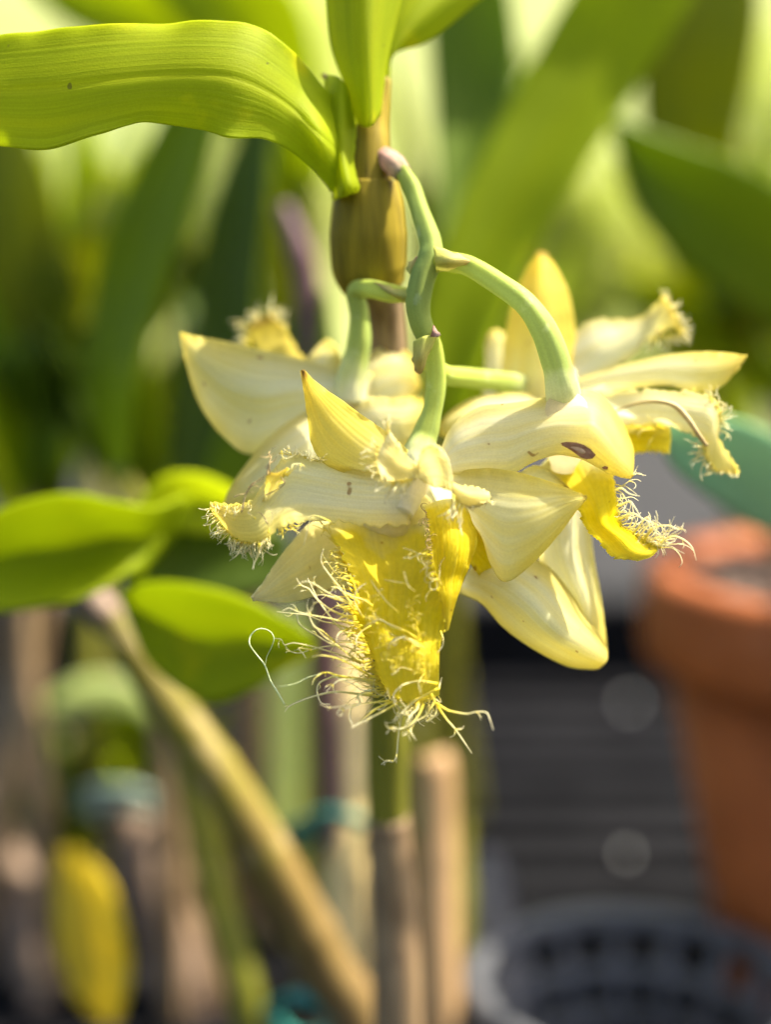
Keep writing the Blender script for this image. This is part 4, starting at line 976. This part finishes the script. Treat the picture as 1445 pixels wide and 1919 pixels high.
# brown scar: a patch that follows the surface of that sepal
CI = CM.inverted()
def scar(rows, outline, parent, mat='scar', lift=0.0, shrink=1.0):
    pr = []
    for row in rows:
        for p in row:
            q = CI @ p; z = -q.z; pr.append((722.5 + q.x / z * FPX, 959.5 - q.y / z * FPX, (z - DIST) * 1000))
    def depth(x, y):
        near = sorted(pr, key=lambda t: (t[0] - x) ** 2 + (t[1] - y) ** 2)[:4]
        w = [1 / ((t[0] - x) ** 2 + (t[1] - y) ** 2 + .5) for t in near]
        return sum(t[2] * k for t, k in zip(near, w)) / sum(w)
    cx = sum(p[0] for p in outline) / len(outline); cy = sum(p[1] for p in outline) / len(outline)
    rowsp = []; uvs = []; n = len(outline)
    for i in range(5):
        f = i / 4 * shrink; line = []
        for j in range(n * 3 + 1):
            t = (j / 3) % n; k = int(t); ff = t - k; a = outline[k]; b = outline[(k + 1) % n]
            x = cx + (a[0] * (1 - ff) + b[0] * ff - cx) * f; y = cy + (a[1] * (1 - ff) + b[1] * ff - cy) * f
            line.append(P(x, y, depth(x, y) - .30 - lift + (.12 if i == 4 else 0)))
        rowsp.append(line); uvs.append([(i / 4, j / (n * 3)) for j in range(n * 3 + 1)])
    mb = MB(); mb.grid(rowsp, uvs); return mb.build('scar', M[mat], parent)
SC = [(1050, 830), (1062, 828), (1080, 829), (1096, 834), (1108, 842), (1117, 852), (1113, 859), (1100, 861), (1088, 857), (1076, 848), (1064, 840), (1054, 835)]
scar(right_rows, SC, f2)
scar(right_rows, SC, f2, 'scar_pale', .06, .48)
scar(right_rows, [(1128, 876), (1134, 873), (1141, 875), (1140, 880), (1132, 880)], f2)
mb = MB()   # lip
lip2 = mb.surf([[(985, 900, 9), (1060, 840, 12), (1150, 860, 9)], [(1035, 932, 5), (1100, 910, 7), (1152, 912, 3)], [(1082, 952, 0), (1120, 953, 3), (1158, 952, -2)], [(1097, 985, -1), (1130, 983, 2), (1163, 982, -4)],
         [(1126, 1018, -3), (1158, 1010, -1), (1190, 1002, -5)], [(1150, 1043, -4), (1184, 1034, -3), (1212, 1017, -6)], [(1195, 1050, -5), (1222, 1042, -5), (1238, 1026, -6)]], 50, 22, wav=.001, wscale=260, ragged=.0010, seed=31)
addp(mb, 'lip', 'lip', f2, .00036)
mb = MB()   # pale petal under the sepal
mb.surf([[(960, 895, 6), (975, 910, 7), (990, 925, 8)], [(1000, 873, 5), (1015, 890, 4), (1030, 915, 7)], [(1035, 885, 4), (1045, 897, 4), (1055, 915, 6)], [(1062, 910, 5), (1066, 914, 5), (1070, 918, 5)]], 16, 9)
addp(mb, 'petal', 'petal', f2, .0003)
mb = MB()   # hanging sepals, left
mb.surf([[(905, 1030, 10), (880, 1070, 6), (858, 1108, 9)], [(965, 1035, 9), (935, 1088, 0), (903, 1130, 8)], [(1030, 1065, 9), (990, 1125, -3), (942, 1173, 7)], [(1078, 1125, 9), (1042, 1178, -3), (998, 1214, 7)],
         [(1120, 1185, 10), (1095, 1215, 1), (1062, 1247, 8)], [(1137, 1212, 11), (1132, 1236, 6), (1106, 1253, 10)], [(1138, 1228, 11), (1135, 1240, 10), (1122, 1252, 11)]], 40, 20, wav=.0003)
addp(mb, 'sepal', 'sepal', f2, .00036)
mb = MB()
mb.surf([[(1000, 950, 15), (1050, 940, 10), (1098, 930, 15)], [(1008, 1040, 15), (1060, 1040, 8), (1112, 1040, 15)], [(1048, 1110, 14), (1090, 1110, 8), (1124, 1110, 15)], [(1080, 1160, 14), (1107, 1165, 9), (1132, 1170, 15)], [(1122, 1225, 14), (1130, 1226, 13), (1138, 1226, 14)]], 36, 18, wav=.0003)
addp(mb, 'sepal', 'sepal', f2, .00036)
# its fringe
E2 = [(1152, 905, 0), (1156, 955, -3), (1163, 982, -4), (1190, 1003, -5), (1212, 1018, -6), (1238, 1028, -6)]
fringe(f2, E2, 44, (5, -30), 28, 18, 55, 'hair', .00012, 1.5, -2, seed=61, branch=.5)
fringe(f2, E2[3:], 22, (-30, -20), 25, 30, 75, 'hair', .00012, 1.2, -2, seed=62, branch=.5)
fringe(f2, [(1180, 893, 0), (1184, 888, 0)], 4, (0, 20), 30, 14, 30, 'hair', .0001, 1.4, 0, seed=63)
for k, L in enumerate([[(1228, 1024), (1258, 1006), (1280, 1010), (1298, 1026), (1306, 1050)], [(1205, 1016), (1225, 990), (1250, 985), (1275, 992), (1282, 980)], [(1160, 975), (1185, 962), (1205, 972), (1235, 985)],
                       [(1158, 950), (1180, 940), (1190, 950), (1205, 975)], [(1152, 920), (1165, 915), (1180, 925), (1200, 930)], [(1186, 1002), (1200, 985), (1215, 970), (1232, 1000), (1255, 1000)]]):
    thread(f2, [(x, y, -6 - i * .6) for i, (x, y) in enumerate(L)], .00015, 'hair', 200 + k)

# ---- flower 3: back left ----------------------------------------------
f3 = flower('blurred flower behind the front one on the left with a broad cream sepal',
            [(652, 730, 22), (655, 760, 24), (680, 790, 26)], [34, 38, 30])
mb = MB()
mb.surf([[(700, 700, 22), (690, 730, 22), (680, 770, 22)], [(610, 686, 22), (610, 730, 18), (610, 780, 21)], [(545, 668, 22), (545, 735, 16), (540, 815, 20)], [(480, 655, 22), (485, 740, 15), (475, 852, 20)],
         [(420, 640, 22), (425, 720, 16), (425, 825, 20)], [(375, 632, 22), (380, 685, 18), (378, 765, 21)], [(350, 627, 22), (354, 655, 20), (354, 700, 22)], [(338, 624, 22), (340, 632, 22), (341, 645, 22)]], 44, 22, wav=.0005)
addp(mb, 'sepal', 'sepal', f3, .00036)
mb = MB()   # lower sepal that shows behind the front petal
mb.surf([[(640, 760, 20), (650, 810, 18), (665, 870, 18)], [(580, 770, 18), (590, 830, 12), (610, 900, 14)], [(520, 808, 16), (535, 870, 9), (560, 935, 12)], [(465, 866, 15), (485, 905, 9), (510, 950, 11)], [(432, 915, 14), (445, 935, 10), (465, 955, 11)], [(418, 945, 13), (424, 950, 12), (432, 956, 12)]], 36, 18, wav=.0004)
addp(mb, 'sepal', 'petal', f3, .00036)
mb = MB()   # fringed petal tip
mb.surf([[(640, 720, 28), (600, 725, 28), (570, 730, 30)], [(590, 690, 32), (560, 690, 32), (535, 690, 33)], [(555, 655, 36), (525, 655, 36), (490, 668, 36)], [(535, 615, 39), (505, 625, 39), (475, 640, 39)], [(505, 590, 41), (488, 600, 41), (465, 615, 41)]], 26, 16, wav=.0006, ragged=.0008)
addp(mb, 'petal', 'sepal_yellow', f3, .0003)
fringe(f3, [(530, 620, 39), (505, 592, 41), (466, 614, 41), (470, 650, 38)], 34, (-70, -190), 30, 18, 46, 'hair', .00015, 1.6, 0, seed=71)
mb = MB()
mb.surf([[(560, 690, 26), (570, 720, 26), (580, 750, 26)], [(590, 655, 30), (605, 700, 28), (620, 745, 28)], [(612, 636, 32), (628, 690, 30), (650, 740, 28)], [(632, 650, 32), (650, 700, 30), (670, 740, 28)]], 22, 12, wav=.0006)
addp(mb, 'petal', 'sepal', f3, .0003)
mb = MB()   # right sepal
mb.surf([[(660, 690, 26), (665, 730, 26), (670, 780, 26)], [(705, 655, 28), (705, 715, 25), (705, 785, 26)], [(745, 652, 30), (745, 700, 27), (745, 770, 28)], [(772, 672, 32), (770, 705, 30), (765, 750, 30)], [(788, 722, 32), (786, 727, 32), (782, 734, 32)]], 26, 14, wav=.0006)
addp(mb, 'sepal', 'sepal', f3, .0003)
mb = MB()   # ruffled petal in full sun
mb.surf([[(660, 760, 20), (665, 800, 20), (670, 850, 20)], [(700, 745, 20), (705, 790, 17), (705, 840, 18)], [(740, 748, 20), (745, 790, 16), (745, 845, 18)], [(775, 745, 21), (778, 785, 18), (772, 840, 20)], [(800, 755, 22), (803, 785, 20), (796, 830, 22)]], 34, 20, wav=.003, wscale=170, ragged=.0012, seed=5)
addp(mb, 'petal', 'petal', f3, .0003)

# ---- flower 4: far right ----------------------------------------------
f4 = flower('sunlit flower at the far right with spreading fringed petals',
            [(1000, 728, 31), (1040, 728, 30), (1080, 722, 30)], [24, 32, 34])
mb = MB()
mb.surf([[(925, 760, 30), (1010, 765, 26), (1095, 755, 30)], [(940, 690, 31), (1012, 690, 26), (1086, 690, 31)], [(948, 630, 32), (1012, 625, 27), (1078, 622, 32)], [(960, 570, 33), (1013, 560, 28), (1066, 555, 33)], [(982, 515, 34), (1015, 508, 31), (1045, 508, 34)], [(1008, 474, 35), (1014, 472, 35), (1022, 474, 35)]], 40, 20, wav=.0005)
addp(mb, 'sepal', 'sepal_yellow', f4, .00036, 'upright yellow sepal of the far right flower')
mb = MB()
mb.surf([[(905, 745, 34), (930, 750, 33), (960, 755, 34)], [(908, 690, 36), (930, 690, 34), (955, 690, 36)], [(912, 640, 37), (930, 636, 36), (952, 640, 37)], [(918, 622, 38), (930, 618, 38), (944, 624, 38)]], 20, 10, ragged=.0006)
addp(mb, 'petal', 'petal', f4, .0003)
mb = MB()   # upper right fringed petal
mb.surf([[(1060, 640, 33), (1070, 690, 30), (1080, 735, 30)], [(1110, 602, 33), (1120, 660, 28), (1130, 705, 30)], [(1160, 600, 33), (1170, 640, 29), (1180, 672, 30)], [(1205, 592, 32), (1212, 615, 30), (1222, 636, 30)], [(1238, 562, 30), (1246, 590, 29), (1258, 615, 29)], [(1250, 556, 29), (1262, 585, 28), (1278, 622, 28)]], 36, 18, wav=.0008, ragged=.0008)
addp(mb, 'petal', 'petal', f4, .0003)
fringe(f4, [(1240, 560, 29), (1262, 585, 28), (1280, 625, 28)], 26, (-70, 30), 20, 12, 28, 'hair', .00016, .8, 0, seed=81)
fringe(f4, [(1222, 636, 30), (1275, 622, 28)], 12, (100, 40), 15, 14, 40, 'hair', .00016, .6, 0, seed=82)
mb = MB()   # right lateral sepal
mb.surf([[(1070, 715, 26), (1070, 730, 25), (1070, 748, 26)], [(1150, 690, 22), (1150, 708, 20), (1150, 730, 22)], [(1240, 668, 19), (1240, 695, 16), (1240, 722, 18)], [(1310, 660, 17), (1310, 695, 14), (1300, 732, 16)], [(1360, 662, 16), (1355, 690, 14), (1345, 730, 15)], [(1400, 667, 15), (1396, 674, 15), (1385, 690, 15)]], 40, 18, wav=.0004)
addp(mb, 'sepal', 'sepal', f4, .00036)
mb = MB()   # lower right fringed petal with dried rim
low_rows = mb.surf([[(1085, 735, 22), (1100, 760, 21), (1120, 790, 22)], [(1150, 733, 18), (1165, 765, 16), (1180, 796, 17)], [(1220, 732, 15), (1235, 765, 12), (1245, 795, 14)], [(1290, 735, 13), (1295, 775, 10), (1290, 812, 12)], [(1335, 745, 12), (1332, 785, 9), (1318, 830, 11)],
         [(1350, 775, 12), (1340, 815, 9), (1322, 850, 11)], [(1345, 815, 12), (1345, 840, 10), (1330, 868, 11)], [(1372, 862, 13), (1365, 872, 12), (1340, 882, 12)], [(1384, 886, 13), (1378, 888, 13), (1366, 886, 13)]], 54, 20, wav=.0009, ragged=.0010, seed=9)
addp(mb, 'petal', 'petal', f4, .0003)
mb = MB(); mb.tube([(1150, 772, 13), (1190, 757, 11), (1230, 752, 9), (1265, 760, 8), (1290, 785, 7), (1308, 812, 7), (1325, 835, 8)], [.0002, .0003, .00045, .0006, .0005, .0004], 50, 7)
mb.build('dried_edge', M['hair_brown'], f4)
fringe(f4, [(1330, 745, 11), (1348, 775, 11), (1345, 805, 11)], 22, (-70, 0), 30, 14, 40, 'hair', .00014, 1.4, 0, seed=83)
fringe(f4, [(1320, 830, 10), (1325, 855, 10), (1345, 882, 11)], 22, (200, 140), 25, 14, 48, 'hair', .00013, 1.2, 0, seed=84)
fringe(f4, [(1345, 880, 12), (1384, 886, 13)], 16, (120, 70), 20, 6, 14, 'hair', .00012, .8, 0, seed=85)
mb = MB()   # its lip
mb.surf([[(1110, 760, 26), (1130, 800, 24), (1150, 850, 26)], [(1170, 785, 20), (1180, 815, 16), (1185, 850, 18)], [(1215, 790, 18), (1220, 815, 14), (1222, 846, 16)], [(1255, 796, 17), (1258, 820, 15), (1255, 850, 16)]], 30, 18, wav=.0018, wscale=200, ragged=.0008)
addp(mb, 'lip', 'lip', f4, .0003)
fringe(f4, [(1180, 800, 14), (1220, 800, 12), (1250, 810, 12)], 18, (170, 185), 15, 25, 50, 'hair_yellow', .00014, .7, 0, seed=86)
mb = MB()   # left sepal, edge-on below the pedicel
mb.surf([[(1020, 745, 28), (1020, 765, 26), (1010, 800, 26)], [(960, 738, 24), (955, 770, 20), (940, 800, 20)], [(890, 745, 20), (885, 775, 16), (875, 810, 17)], [(845, 770, 17), (840, 790, 15), (838, 820, 15)], [(826, 795, 16), (825, 803, 16), (826, 815, 16)]], 30, 14, wav=.0004)
addp(mb, 'sepal', 'sepal', f4, .00036)
